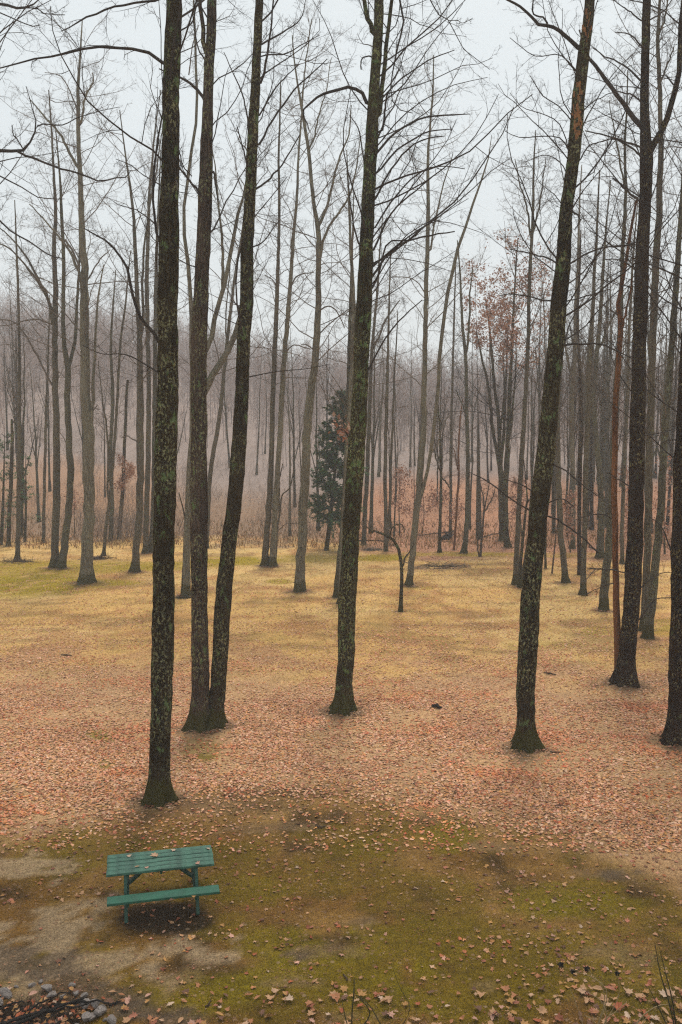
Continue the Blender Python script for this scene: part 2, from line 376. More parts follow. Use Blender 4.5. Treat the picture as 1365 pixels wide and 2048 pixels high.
def ground_color(x, y, z):
    px, py = project(x, y, z)
    n1 = fbm(x * .7, y * .7, 11, 4); n2 = fbm(x * 2.2, y * 2.2, 23, 4); n3 = fbm(x * .25, y * .25, 31, 3); n4 = fbm(x * 7, y * 7, 41, 2)
    low = litter_lower(px)
    def L(a, b, t): t = np.clip(t, 0, 1)[..., None]; return a * (1 - t) + np.asarray(b) * t
    c = np.ones(x.shape + (3,)) * np.array([.66, .39, .13])              # ochre lawn
    c = L(c, (.70, .45, .17), sst(.45, .7, n3))
    c = L(c, (.46, .22, .075), sst(.5, .7, n1) * .8)
    c = L(c, (.26, .15, .05), .6 * sst(.5, .68, fbm(x * .5, y * 1.1, 161, 4)))
    c = L(c, (.40, .28, .05), sst(.56, .72, n2) * .3)
    w9 = fbm(x * .16, y * .12, 191, 4) - .5
    wood = sst(700, 790, px + (n1 - .5) * 160) * (1 - sst(1104, 1126, py + (n1 - .5) * 30 + w9 * 46))
    wood = np.maximum(wood, 1 - sst(1070, 1094, py + (n1 - .5) * 30 + w9 * 56))
    wl = sst(600, 760, px); wc = wl[..., None] * np.array([.42, .205, .115]) + (1 - wl[..., None]) * np.array([.27, .165, .10])
    c = c * (1 - wood[..., None]) + wc * wood[..., None]
    t0_ = 75 + 12 * sst(640, 820, px)
    c = L(c, (.30, .225, .19), sst(0, 16, y - t0_))
    c = L(c, (.40, .21, .11), .7 * sst(72, 78, y) * (1 - sst(86, 97, y + w9 * 14)) * (1 - sst(250, 420, px)))
    lit = sst(1270, 1400, py + (n1 - .5) * 160) * (1 - sst(low - 20, low + 40, py + (n1 - .5) * 80))
    c = L(c, (.56, .33, .18), lit * .75)
    near = sst(low - 60, low + 60, py + (n1 - .5) * 120)
    nb = L(np.ones_like(c) * np.array([.195, .095, .018]), (.275, .146, .036), sst(.4, .65, n1))
    nb = nb * (.72 + .56 * fbm(x * 3.1, y * 3.1, 151, 3))[..., None]
    nb = L(nb, (.062, .034, .009), sst(.52, .7, fbm(x * 1.3, y * 1.3, 77, 4)) * .8)
    c = L(c, nb, near)
    jit = (n2 - .5) * 1.4 + (n1 - .5) * .9
    w1 = fbm(x * 1.5 + 3, y * 1.5, 101, 4) - .5; w2 = fbm(x * 1.5 - 7, y * 1.5, 113, 4) - .5; w3 = fbm(x * 5, y * 5, 131, 4) - .5
    pX, pY = px, py
    for cx, cy, rx, ry, a in FARMOSS: c = L(c, (.34, .235, .008), a * ell(px, py, cx, cy, rx, ry, .6) * sst(.30, .55, n2 + .1))
    for cx, cy, rx, ry, a in MOSSY:
        c = L(c, (.195, .142, .003), a * .9 * sst(.25, .8, ell(px, py, cx, cy, rx * 1.2, ry * 1.25, .9) + jit * .5 + w3 * 1.1) * (ell(px, py, cx, cy, rx * 1.8, ry * 1.8) > 0))
    c = L(c, (.17, .108, .006), near * sst(.50, .66, fbm(x * .9 + 40, y * .9, 91, 4)) * .7)
    for cx, cy, rx, ry in BARE:
        q = ell(px + w1 * rx * 3.2, py + w2 * ry * 3.2, cx, cy, rx * 1.1, ry * 1.0, .95)
        c = L(c, (.24, .15, .075) if rx < 65 or cx > 1000 else (.38, .26, .145), (.5 if rx < 65 or cx > 1000 else .85) * sst(.35, .75, q + w3 * 1.7) * (q > 0))
    for cx, cy, rx, ry in GREY:
        q = ell(px + w2 * rx * 2.4, py + w1 * ry * 2.4, cx, cy, rx * 1.1, ry * 1.1, .95)
        c = L(c, (.115, .076, .048), .75 * sst(.3, .7, q + w3 * 1.5) * (q > 0))
    # damp trodden soil under the table (its shadow painted in too) and in the fire pit
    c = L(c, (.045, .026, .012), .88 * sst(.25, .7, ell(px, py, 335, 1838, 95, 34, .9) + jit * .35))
    c = L(c, (.04, .028, .02), sst(.3, .7, ell(px, py, 70, 2062, 105, 66, .4) + jit * .2))
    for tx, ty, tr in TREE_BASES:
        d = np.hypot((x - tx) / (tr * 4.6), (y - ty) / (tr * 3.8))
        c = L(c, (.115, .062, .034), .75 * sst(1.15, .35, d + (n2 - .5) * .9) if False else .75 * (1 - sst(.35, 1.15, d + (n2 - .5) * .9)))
    c = c * (0.82 + .36 * n4)[..., None]
    return np.clip(c, .005, .9)

# ================================================================== TREES (rows and columns of the photograph, widths in its pixels)
# each: key, label, bark, path[(px,py,w)], forks, limbs, auto=(n,t0,t1,length,bias)
RIGHT, LEFT = (1.3, 0, 0), (-1.3, 0, 0)
FG = [
 dict(key='A', label="thick dark trunk nearest the green picnic table, speckled with pale lichen", bark='dark', tw='twig_dark', big=1,
  path=[(318,1606,46),(321,1500,43),(324,1400,42),(327,1250,43),(330,1100,44),(336,900,43),(341,740,42),(345,560,40),(349,400,37),(353,250,35),(358,100,32),(361,0,30),(366,-180,26),(368,-400,16),(372,-560,6)],
  forks=[], limbs=[[(338,132,8),(300,108,7),(260,98,6.5),(220,95,6),(170,97,5.5),(130,107,5),(60,121,4),(0,136,3),(-60,150,2)],
   [(352,-14,6),(310,0,5.5),(240,11,5),(175,35,4.5),(145,52,3),(122,63,2)],
   [(325,692,9),(298,655,8),(274,618,7.5),(263,572,7),(254,535,6.5),(238,508,5.5),(218,485,4.5),(190,470,3.5),(168,456,2.5)],
   [(322,748,5),(290,728,3.5),(262,712,3),(238,708,2.5),(200,707,2),(165,690,1.6)],
   [(332,300,4),(327,230,3),(326,180,2.5),(324,135,2.2),(322,60,2),(318,0,1.6)],
   [(344,70,4),(380,50,3.5),(392,20,3),(398,-8,2)], [(352,270,3),(366,330,2.6),(384,352,2.4)],[(330,375,3),(290,352,2.2),(262,330,1.8),(232,318,1.4)]],
  auto=(9,.50,.97,5.0,None), dy=.4),
 dict(key='B', label="reddish-brown upright trunk of the two joined at the foot behind the nearest trunk", bark='brown', tw='twig_dark', big=1,
  path=[(402,1458,44),(400,1380,35),(399,1250,33),(398,1100,34),(397,950,33),(398,800,32),(401,650,31),(407,500,29),(412,380,27),(419,230,22),(426,80,19),(428,0,18),(432,-160,15),(436,-380,8),(438,-500,4)],
  forks=[[(414,112,11),(408,70,9),(402,20,8),(399,-40,7),(392,-160,5),(388,-260,2)]],
  limbs=[[(412,202,7),(400,186,6.5),(384,168,6),(371,160,5),(350,150,4),(318,138,2.5)],[(404,392,6),(388,370,5),(366,345,4),(350,320,3),(335,290,2)],
   [(412,120,4),(398,100,3),(390,60,2.4),(385,20,1.8)],[(428,345,5),(433,380,3.5),(437,402,2.5)]],
  auto=(8,.45,.97,4.6,None), dy=.5),
 dict(key='C', label="leaning black-brown trunk with green lichen, joined at the foot to the upright one", bark='dark', tw='twig_dark', big=1,
  path=[(427,1455,40),(437,1370,32),(443,1280,31),(452,1160,32),(464,1060,31),(471,1010,30),(477,930,29),(484,800,28),(490,680,27),(496,600,26),(497,500,25),(502,400,24),(508,280,21),(514,150,18),(518,40,17),(520,-60,15),(528,-260,10),(532,-420,4)],
  forks=[], limbs=[[(523,162,6),(533,120,5),(541,70,4),(548,0,3.4),(556,-80,2)],[(529,86,4.5),(560,68,4),(584,54,3.2),(605,32,2.4),(612,-4,1.6)],
   [(538,110,3),(570,108,2.8),(600,92,2.2),(640,70,1.6)],[(519,288,5),(548,235,4.4),(585,185,3.8),(622,148,3),(655,118,2)],[(522,228,4),(545,185,3.4),(570,155,2.6),(600,128,1.8)],
   [(514,378,4.5),(545,352,4),(572,318,3.2),(600,270,2.4)],[(512,492,3),(530,480,2.6),(552,450,2),(560,440,1.5)],[(499,268,3.5),(494,225,3.2),(484,185,2.8),(466,145,2.4),(448,104,1.6)],
   [(496,330,3.5),(486,295,3),(477,262,2.2),(474,250,1.8)],[(496,645,4),(480,615,3),(462,600,2)],[(508,752,2.5),(560,742,2.2),(610,738,1.6),(660,728,1.2)]],
  auto=(11,.42,.96,4.6,(.6,0,0)), dy=-.5),
 dict(key='D', label="tall olive-brown trunk in mid-lawn with many limbs arching to its right", bark='olive', tw='twig_dark', big=1,
  path=[(685,1424,40),(690,1350,34),(694,1270,33),(699,1150,35),(706,1030,35),(712,920,34),(718,820,33),(724,700,31),(730,580,30),(735,470,28),(741,360,26),(747,250,24),(752,150,21),(757,50,19),(760,-30,17),(765,-200,12),(770,-380,5)],
  forks=[[(748,68,11),(738,44,9.5),(730,20,9),(720,-14,8),(708,-90,6),(700,-180,3)],[(757,235,10),(764,150,8.5),(771,90,8),(778,20,7.5),(786,-60,6),(795,-180,3)]],
  limbs=[[(737,206,9),(724,186,8),(707,177,7.5),(690,175,7),(662,182,6.5),(636,195,5.5),(614,212,4.5),(606,221,4),(608,236,3),(617,250,2.2),(619,262,1.6)],
   [(742,113,3.4),(728,114,3),(722,124,2.6),(723,140,2.2)],[(760,-70,5),(786,-36,4.5),(799,0,4.4),(808,50,4.2),(797,84,3.8),(791,118,3.2),(786,145,2.8),(782,180,2.4),(788,211,2.2),(805,222,2),(825,226,1.6)],
   [(800,-80,4),(838,-40,3),(862,0,2.6),(875,27,2.4),(887,31,2.2),(898,42,2),(915,74,1.8),(926,96,1.6),(952,117,1.4),(980,139,1.1)],[(898,41,1.8),(915,41,1.6),(926,46,1.4),(946,36,1.1)],
   [(755,305,6),(785,272,5),(822,246,4.4),(860,233,3.8),(908,230,3),(940,228,1.6)],[(754,345,5),(790,305,4.2),(830,277,3.6),(862,263,3),(905,258,1.8)],
   [(752,395,5),(778,345,4.2),(815,300,3.6),(850,278,3),(890,272,1.8)],[(745,555,6),(775,510,4.6),(810,485,4),(858,472,3.6),(910,463,2.4)],[(744,580,5),(762,535,4),(776,485,3.6),(820,480,3),(850,452,2.4),(880,440,1.6)],
   [(748,500,5),(775,440,4.2),(800,408,3.6),(840,375,3),(870,350,2)],[(750,455,4),(790,395,3.6),(840,345,3),(880,332,2.4),(930,338,1.6)],
   [(765,260,5),(771,215,4.5),(775,186,4)],[(735,350,4),(725,300,3),(718,260,2.4),(700,230,1.8)],[(718,490,4),(706,440,3.2),(698,380,2.4),(694,340,1.6)],[(733,745,5),(770,680,3.6),(800,640,3),(845,600,2)],[(716,905,4),(700,880,3),(690,862,2.4),(676,858,1.6)],
   [(762,200,4),(800,160,3.4),(860,120,2.8),(910,100,1.6)]],
  auto=(26,.46,.97,5.4,(1.2,0,0)), dy=.4, leaves=(70,(684,868),(24,22))),
 dict(key='E', label="dark trunk leaning right, with a patch of orange bark near its top", bark='dark', tw='twig_dark', big=1,
  path=[(1052,1498,44),(1053,1430,37),(1055,1350,37),(1061,1230,38),(1071,1100,37),(1084,980,36),(1097,850,35),(1108,720,33),(1119,610,31),(1128,530,29),(1134,430,27),(1146,330,26),(1156,220,25),(1167,120,23),(1179,30,21),(1184,-40,20),(1196,-240,14),(1206,-440,5)],
  forks=[], limbs=[[(1165,98,11),(1142,80,9),(1118,62,8),(1100,55,7.5),(1080,51,7),(1066,34,6),(1050,20,5.5),(1028,6,5),(1000,-8,4)],[(1096,52,4.5),(1088,36,4),(1068,30,3.5),(1066,10,3),(1070,-20,2)],
   [(1112,600,4),(1090,602,3.6),(1062,594,3),(1020,588,2.4),(1000,592,1.6)],[(1126,692,5),(1160,688,4.4),(1200,688,4),(1235,702,3),(1270,720,2)],[(1115,528,4),(1095,516,3.6),(1065,508,3),(1020,498,2)],
   [(1143,526,4),(1180,504,3.6),(1225,492,3),(1275,489,2)],[(1074,1028,4.5),(1045,1012,3.6),(1015,992,3),(975,962,2.6),(936,943,1.6)],[(1070,985,3),(1040,968,2.4),(1010,958,1.6)],
   [(1101,928,3.5),(1130,940,3),(1160,965,2.6),(1200,995,1.6)],[(1096,1032,4),(1130,1048,3.6),(1165,1075,3.4),(1197,1106,3)],[(1098,1005,3),(1125,998,2.6),(1150,1015,2)],[(1142,420,5),(1160,438,3),(1150,460,2)],
   [(1157,260,3),(1120,215,2.4),(1085,190,2),(1060,150,1.4)],[(1150,350,3),(1130,285,2.6),(1100,272,2.2),(1040,275,1.8),(1010,262,1.2)],[(1146,330,2.6),(1120,250,2.2),(1080,226,1.8),(1045,215,1.4),(1020,185,1)],
   [(1160,150,2.6),(1120,110,2.2),(1070,112,1.8),(1020,75,1.2)],[(1150,390,2.6),(1125,330,2.2),(1090,310,1.8),(1050,325,1.2)],[(1163,225,3),(1185,205,2.6),(1210,192,1.8)],[(1160,320,3),(1178,292,2.6),(1215,280,1.8)],
   [(1145,600,3),(1180,590,2.4),(1220,578,1.6)]],
  auto=(20,.42,.97,4.4,(-.6,0,0)), dy=-.4),
 dict(key='F', label="thick blackish trunk at right, forked high up, a stripped stem at its foot", bark='warm', tw='twig_dark', big=1,
  path=[(1250,1370,40),(1256,1300,34),(1263,1220,32),(1269,1120,31),(1274,980,30),(1277,820,29),(1281,650,27),(1287,500,26),(1292,400,24),(1295,320,25),(1291,240,18),(1290,150,17),(1293,50,16),(1295,-30,15),(1298,-200,11),(1302,-400,4)],
  forks=[[(1297,312,13),(1312,285,13),(1327,255,12),(1340,215,11),(1351,160,10),(1359,80,9.5),(1365,10,9),(1372,-80,7),(1380,-200,3)]],
  limbs=[[(1289,262,13),(1270,238,11),(1248,208,10),(1222,175,9),(1202,148,8.5),(1186,126,8),(1172,100,5),(1160,60,3)],[(1284,165,4.5),(1262,142,4),(1235,122,3.4),(1208,112,2.8),(1185,95,2)],
   [(1284,294,4.5),(1250,283,4),(1210,270,3.4),(1170,262,2.4)],[(1284,312,4.5),(1258,292,4),(1228,278,3.4),(1195,285,2.4)],[(1283,402,6),(1262,388,5),(1240,368,4.5),(1226,355,3)],
   [(1284,205,4),(1266,190,3.4),(1238,184,2.8),(1210,190,1.8)],[(1283,92,4),(1262,70,3),(1230,64,2)],[(1283,40,3.4),(1255,20,2.8),(1225,-2,2)],[(1300,40,3.4),(1330,20,2.6),(1350,-10,2)],
   [(1348,170,3.4),(1330,150,2.6),(1310,160,1.8)],[(1285,480,4),(1255,490,3),(1225,495,2)],[(1278,545,3.6),(1240,520,3),(1200,520,2)],[(1270,980,3),(1240,960,2.4),(1215,945,1.6)],[(1264,1190,3),(1300,1160,2.4),(1330,1145,1.8),(1365,1150,1.2)],
   [(1262,1150,3),(1225,1140,2.4),(1180,1138,1.6)],[(1278,1240,3),(1310,1200,2.4),(1350,1195,1.6)]],
  auto=(24,.30,.97,4.0,None), dy=.3),
 dict(key='H', label="huge dark trunk cut off by the right edge of the view", bark='warm', tw='twig_dark', big=1,
  path=[(1354,1486,46),(1358,1400,42),(1360,1300,40),(1362,1200,40),(1364,1100,40),(1368,950,38),(1373,800,36),(1380,650,34),(1388,450,31),(1395,250,27),(1402,50,22),(1408,-200,14),(1412,-420,5)],
  forks=[], limbs=[[(1350,1120,4),(1335,1080,3),(1322,1050,2.4),(1300,1035,1.6)],[(1378,640,4),(1355,600,3),(1335,560,2.4),(1320,500,1.6)],[(1372,900,3.4),(1350,880,2.6),(1325,885,1.8)]],
  auto=(16,.3,.97,4.6,(-1,0,0)), dy=0),
 dict(key='offl', label="tree past the left edge whose crooked dark limbs reach into the view", bark='dark', tw='twig_dark', big=1,
  path=[(-120,1420,44),(-118,1200,38),(-112,950,36),(-104,700,33),(-98,450,29),(-92,200,24),(-86,0,20),(-80,-250,10),(-78,-400,4)],
  forks=[], limbs=[[(-98,330,12),(-50,312,9),(0,304,7),(28,301,6.5),(49,298,6),(60,284,4.6),(70,264,4.2),(75,252,4),(72,240,2.8),(67,225,2.4),(60,200,2),(52,172,1.6)],[(74,253,3.4),(92,246,3),(104,250,2.8),(130,249,2.4),(150,238,2),(200,222,1.6),(240,214,1.2)],
   [(34,302,5),(60,314,4.6),(98,328,4.4),(125,338,4),(160,348,3.6),(200,362,3.2),(225,356,2.8),(252,355,2.4),(262,340,1.8)],[(48,298,3),(36,282,2.8),(26,266,2.6),(25,251,2)],
   [(-92,100,9),(-50,30,7),(0,7,6),(26,14,5.5),(50,15,5),(66,8,3.6),(82,-4,2.6)],[(50,15,3),(78,18,2.4),(88,27,2.2),(130,30,1.8)],[(-98,400,7),(-40,410,5),(0,442,3.6),(28,466,3.4),(60,484,3.2),(90,505,3),(115,516,2.6),(130,517,2)],
   [(-96,320,6),(-40,330,4),(0,352,3),(40,372,2.6),(80,395,2.2),(130,398,1.6)],[(-90,60,5),(-30,20,3),(20,34,2.4),(45,46,2.2),(68,53,2),(80,50,1.6)]],
  auto=(14,.5,.97,5.0,(.8,0,0)), dy=0),
 # ---- stripped stem at the foot of F
 dict(key='F0', label="slim stem of stripped orange-brown wood beside the dark forked trunk at right", bark='red', tw='twig_dark', big=0,
  path=[(1240,1362,20),(1236,1290,14),(1233,1200,13),(1231,1080,12),(1229,980,12),(1231,900,11),(1231,830,11),(1236,750,10),(1241,680,9.5),(1240,640,9),(1236,612,8),(1246,560,7),(1256,500,6),(1266,440,5),(1274,400,4)],
  forks=[[(1240,680,6),(1250,640,4),(1258,600,3),(1262,560,2)]], limbs=[[(1229,1040,3),(1210,1030,2.6),(1180,1030,2),(1150,1040,1.4)],[(1235,1140,2.6),(1205,1138,2.2),(1175,1136,1.6)],[(1232,1165,2.4),(1200,1175,1.8),(1170,1190,1.2)]],
  auto=(10,.35,.95,1.8,None), dy=.4),
 # ---- middle distance
 dict(key='T3', label="straight grey trunk with a second stem leaning off its foot, left side of the lawn", bark='mid', tw='twig', big=0,
  path=[(110,1137,18),(112,1080,15),(114,980,14),(113,860,13),(111,740,12),(110,650,11),(112,580,10),(108,500,8),(112,430,7),(108,350,5),(104,270,4),(98,180,2)],
  forks=[[(107,650,7),(96,600,6),(72,550,5),(48,510,4),(18,470,3),(-20,440,2)],[(110,640,6),(90,590,5),(60,545,4),(20,500,3),(-20,480,2)]],
  limbs=[[(107,775,5),(88,738,4.5),(68,700,4),(40,655,3.6),(18,640,3),(-10,640,2)],[(107,650,4),(80,640,3.6),(55,640,3),(30,648,2.4),(0,652,1.6)]],
  auto=(16,.38,.95,5.0,None), dy=.8),
 dict(key='T4', label="curved lichen-covered trunk that bows right and splits in two, left side of the lawn", bark='green', tw='twig', big=0,
  path=[(122,1138,18),(130,1090,15),(139,1000,13),(142,940,13),(138,860,12),(135,780,12),(136,735,12),(129,690,9),(127,620,8),(128,520,7),(124,430,6),(120,350,4),(112,260,2)],
  forks=[[(138,735,8),(148,690,7),(152,640,6.5),(156,560,5),(160,480,3.5),(168,400,2)]], limbs=[[(130,480,6),(150,510,5),(163,560,4),(170,600,3)],[(136,900,2.6),(130,880,2),(118,862,1.6)]],
  auto=(14,.42,.95,4.5,None), dy=-.8),
 dict(key='T5', label="stout pale trunk flaring into a ring of bare soil, left of the lawn", bark='pale', tw='twig', big=0,
  path=[(172,1168,27),(175,1110,23),(177,1040,21),(178,960,22),(177,880,23),(172,800,20),(170,700,18),(169,620,17),(170,560,15),(165,470,13),(163,400,11),(159,320,9),(157,240,8),(157,170,6),(161,110,4),(165,40,2)],
  forks=[[(166,350,7),(150,320,6),(128,275,5),(100,240,4),(78,215,3),(56,190,1.6)],[(170,590,9),(158,545,6),(140,505,5),(122,478,4),(90,440,3),(60,410,2)],[(161,240,5),(170,195,4),(184,165,3),(183,145,2)],[(178,880,9),(186,820,8),(188,740,6),(190,660,5),(192,600,3.6),(205,530,2)]],
  limbs=[[(162,250,4),(150,205,3),(135,170,2.6),(118,150,2),(90,145,1.4)],[(175,560,4),(200,520,3),(220,500,2)],[(172,835,5),(185,822,3.6),(196,810,2)]],
  auto=(22,.40,.96,5.6,None), dy=1.0),
 dict(key='T9', label="grey-lilac trunk with a pale knobbly foot, just left of the nearest dark trunk", bark='mid', tw='twig', big=0,
  path=[(270,1145,17),(274,1090,14),(280,1010,14),(281,920,15),(281,830,14),(280,740,12),(279,660,11),(275,590,9),(272,520,8),(268,440,6),(262,380,5),(250,300,3),(240,220,1.8)],
  forks=[[(279,690,6),(285,640,6),(284,560,5),(290,470,4),(300,400,3),(306,330,1.8)]], limbs=[[(268,880,3),(255,872,2.4),(243,876,1.6)]],
  auto=(18,.40,.95,5.2,None), dy=.5),
 dict(key='T10', label="pair-like slim trunk close behind the grey-lilac one, standing at its right", bark='mid', tw='twig', big=0,
  path=[(291,1107,12),(294,1000,10),(297,900,10),(298,780,9),(296,660,9),(294,560,8),(297,480,7),(298,400,6),(304,330,4),(312,250,3),(322,180,1.6)],
  forks=[[(298,410,4),(310,360,3.4),(318,300,2.6),(326,240,1.6)]], limbs=[], auto=(16,.4,.95,4.6,None), dy=0),
 dict(key='T10b', label="slim lichen-green trunk touching the left outline of the nearest dark trunk", bark='green', tw='twig', big=0,
  path=[(302,1105,13),(307,1040,11),(309,940,10),(310,820,9),(311,700,9),(312,600,8),(314,500,6),(318,400,4),(322,300,2)],
  forks=[], limbs=[], auto=(12,.4,.95,4.2,None), dy=0),
 dict(key='T7', label="thin trunk leaning right out of a heap of brush, left of the lawn", bark='mid', tw='twig', big=0,
  path=[(207,1112,7),(212,1060,6.5),(222,980,6),(228,900,6),(234,820,5.5),(238,740,5),(242,680,4.5),(250,620,4),(256,560,3),(262,500,1.6)],
  forks=[[(217,1000,5),(218,920,4.6),(214,860,4),(208,820,3.4),(205,780,2),(200,720,1.4)]], limbs=[], auto=(12,.4,.95,3.0,None), dy=0),
 dict(key='T8', label="dark trunk among the brush with withered orange leaves hanging at mid height", bark='dark', tw='twig_dark', big=0,
  path=[(238,1078,8),(243,1020,7.5),(247,960,7),(249,900,6.5),(252,840,6),(254,780,5.5),(256,760,5)],
  forks=[], limbs=[[(248,960,2.5),(256,945,2),(266,940,1.4)]], auto=(8,.3,.9,1.6,None), dy=0, leaves=(900,(247,960),(26,46))),
 dict(key='T8b', label="grey trunk just left of the one with withered orange leaves", bark='green', tw='twig', big=0,
  path=[(222,1082,9),(224,1000,8.5),(221,920,8),(224,850,7),(226,780,6.5),(222,700,5.5),(226,620,4),(232,540,2)],
  forks=[], limbs=[], auto=(14,.35,.95,3.6,None), dy=0),
 dict(key='T2', label="slim grey trunk standing in a small ring of twigs near the left edge", bark='mid', tw='twig', big=0,
  path=[(35,1120,10),(37,1040,8.5),(38,940,7.5),(39,840,7),(40,740,6),(38,650,5.5),(36,560,4.5),(33,480,3.5),(30,400,1.8)],
  forks=[], limbs=[[(38,700,2.6),(25,690,2),(0,690,1.4)]], auto=(20,.40,.95,3.2,None), dy=0),
 dict(key='T1', label="black broken-topped snag at the left edge with blotched bark", bark='dark', tw='twig_dark', big=0,
  path=[(17,1093,9),(19,1040,8),(22,980,7.5),(24,920,7),(25,870,6),(24,838,4)],
  forks=[], limbs=[[(24,850,3),(32,836,2.6),(40,820,2),(46,800,1.4)],[(26,870,2.4),(14,875,2),(4,868,1.4)]], auto=(5,.5,.95,1.0,None), dy=0),
 dict(key='T6', label="thin dark trunk before the rusty slope, between the snag and the double trunk", bark='mid', tw='twig', big=0,
  path=[(87,1086,7),(89,1000,6),(91,900,5.5),(93,820,5),(96,740,4),(98,660,3),(100,590,1.6)],
  forks=[], limbs=[], auto=(18,.35,.95,2.8,None), dy=0),
 dict(key='T12', label="pale forked trunk with a mossy green foot, mostly hidden behind the joined pair", bark='pale', tw='twig', big=0,
  path=[(373,1193,17),(374,1120,14),(376,1040,14),(380,950,15),(388,870,15),(402,800,15),(420,762,14),(438,730,13),(454,706,12),(472,665,11),(484,615,10),(492,550,8),(500,470,6),(505,380,4),(512,280,2)],
  forks=[[(392,850,13),(405,760,12),(415,700,11),(426,652,10),(444,585,9),(460,515,8),(470,445,7),(484,400,5),(497,330,3.6),(505,250,2)],[(446,580,7),(446,520,6),(442,460,5),(437,410,4),(432,350,3),(420,280,1.6)],[(384,900,11),(385,780,10),(386,680,9.5),(382,590,8.5),(376,500,8),(368,455,7),(374,380,6),(384,300,6),(394,220,5.5),(391,120,5),(388,40,4),(386,-40,2)]],
  limbs=[[(378,150,3),(386,90,2.4),(398,50,1.6)]], auto=(14,.45,.95,5.0,None), dy=1.0),
 dict(key='T12s', label="thin dark sapling leaning against the view of the mossy-footed pale trunk", bark='mid', tw='twig', big=0,
  path=[(364,1192,5.5),(368,1120,5),(370,1060,4.6),(371,1040,4),(366,1015,3),(358,985,2)],
  forks=[[(370,1045,3.4),(378,1010,2.8),(386,980,1.6)]], limbs=[], auto=(8,.5,.95,.9,None), dy=0),
 dict(key='T12b', label="slender dark trunk leaning right, seen in the gap between the joined pair", bark='mid', tw='twig', big=0,
  path=[(414,1097,7),(417,1020,8),(421,950,9),(430,890,9),(440,830,8.5),(448,750,7.5),(454,690,7),(462,620,6),(472,540,5),(484,470,4),(492,400,3),(500,320,1.6)],
  forks=[[(454,700,4),(452,640,3),(460,560,2.4),(466,500,1.6)]], limbs=[], auto=(14,.4,.95,3.6,None), dy=0),
 dict(key='T13', label="green-grey left trunk of the close pair standing between the leaning trunk and the cedar", bark='mid', tw='twig', big=0,
  path=[(530,1133,15),(535,1060,12),(540,980,11),(544,880,10.5),(547,780,10),(551,680,9.5),(555,580,8),(558,480,6.5),(559,400,5.5),(558,320,4.5),(560,240,3.5),(562,160,2)],
  forks=[], limbs=[[(553,575,3),(546,560,2.6),(530,550,2)]], auto=(18,.38,.95,4.2,None), dy=0),
 dict(key='T14', label="paler right trunk of the close pair standing between the leaning trunk and the cedar", bark='pale', tw='twig', big=0,
  path=[(545,1134,15),(549,1060,12),(554,970,11),(560,880,11),(565,790,10.5),(570,700,10),(577,620,9),(583,540,8),(588,470,7),(594,400,5.5),(597,320,4.5),(603,240,3.5),(608,170,2)],
  forks=[], limbs=[[(582,575,3.4),(592,555,3),(605,548,2.6),(628,545,1.8)],[(577,700,3),(590,690,2.6),(620,698,2)]], auto=(20,.38,.95,4.4,None), dy=0),
 dict(key='T14s', label="thin stem with upcurved twigs rising beside the close pair of trunks", bark='mid', tw='twig', big=0,
  path=[(551,1130,4.5),(555,1060,4),(560,1025,4),(565,990,3),(580,975,2.6),(590,930,2)],
  forks=[[(559,1025,3.4),(562,975,2.6),(566,930,2)]], limbs=[[(560,1058,2),(575,1047,1.8),(598,1047,1.4)]], auto=(7,.5,.95,1.0,None), dy=0),
 dict(key='T15', label="pale grey-green trunk with a mossy foot and a wide fork high up", bark='pale', tw='twig', big=0,
  path=[(600,1184,23),(602,1120,19),(606,1040,19),(610,960,19),(614,880,18),(619,810,17),(627,750,15),(633,680,14),(637,610,12),(637,560,11),(638,500,11),(636,450,10),(630,420,8),(622,350,7.5),(618,300,7),(608,240,6),(600,190,4.5),(590,130,3),(585,70,2)],
  forks=[[(637,452,7),(648,430,6),(657,405,5),(664,360,4.5),(676,310,4),(692,270,3),(700,210,2)],[(641,520,7),(646,490,6),(660,455,5),(680,425,4.5),(704,390,4),(718,340,3),(728,280,1.8)],[(618,300,4),(630,270,3.4),(640,225,2.8),(652,180,2),(660,120,1.4)],[(604,210,4),(608,150,3),(615,90,2.4),(620,30,1.4)]],
  limbs=[[(641,620,3.4),(655,612,3),(672,620,2.6),(690,655,2)],[(628,700,3),(615,690,2.4),(604,688,2)]], auto=(22,.42,.96,5.2,None), dy=.6),
 dict(key='T17', label="short mossy trunk hugging the left side of the olive-brown middle trunk", bark='green', tw='twig', big=0,
  path=[(672,1195,13),(677,1150,12),(684,1080,11),(690,980,10),(694,880,9),(697,780,8),(700,660,7),(703,560,5),(706,460,3),(708,380,1.8)],
  forks=[], limbs=[], auto=(14,.4,.95,4.0,None), dy=0),
 dict(key='T17b', label="pale trunk with a mossy foot peeping out left of the olive-brown middle trunk", bark='pale', tw='twig', big=0,
  path=[(684,1208,16),(686,1140,14),(689,1060,13),(695,940,12),(702,820,11),(706,700,9),(708,600,8),(702,500,6),(698,400,4),(694,300,2)],
  forks=[], limbs=[], auto=(14,.45,.95,4.4,None), dy=0),
 dict(key='T18', label="small sapling arched over leftwards like a crook, before a pale trunk", bark='dark', tw='twig_pale', big=0,
  path=[(802,1224,9),(803,1180,7.5),(804,1145,7),(802,1120,7),(797,1095,6.5),(790,1082,6),(775,1072,5.5),(760,1065,4.6),(742,1060,3.4),(728,1052,2)],
  forks=[[(806,1132,3.6),(812,1112,3),(822,1098,2.2),(826,1080,1.4)],[(780,1075,3),(782,1058,2.6),(790,1052,2.4),(799,1052,2.2),(803,1066,1.6)]], limbs=[[(806,1120,2),(814,1126,1.8),(822,1120,1.2)]], auto=(12,.6,.98,.9,(-.3,0,.2)), dy=0),
 dict(key='T19', label="whitish-green trunk right of the arched sapling, sending a darker stem off to the right", bark='pale', tw='twig_pale', big=0,
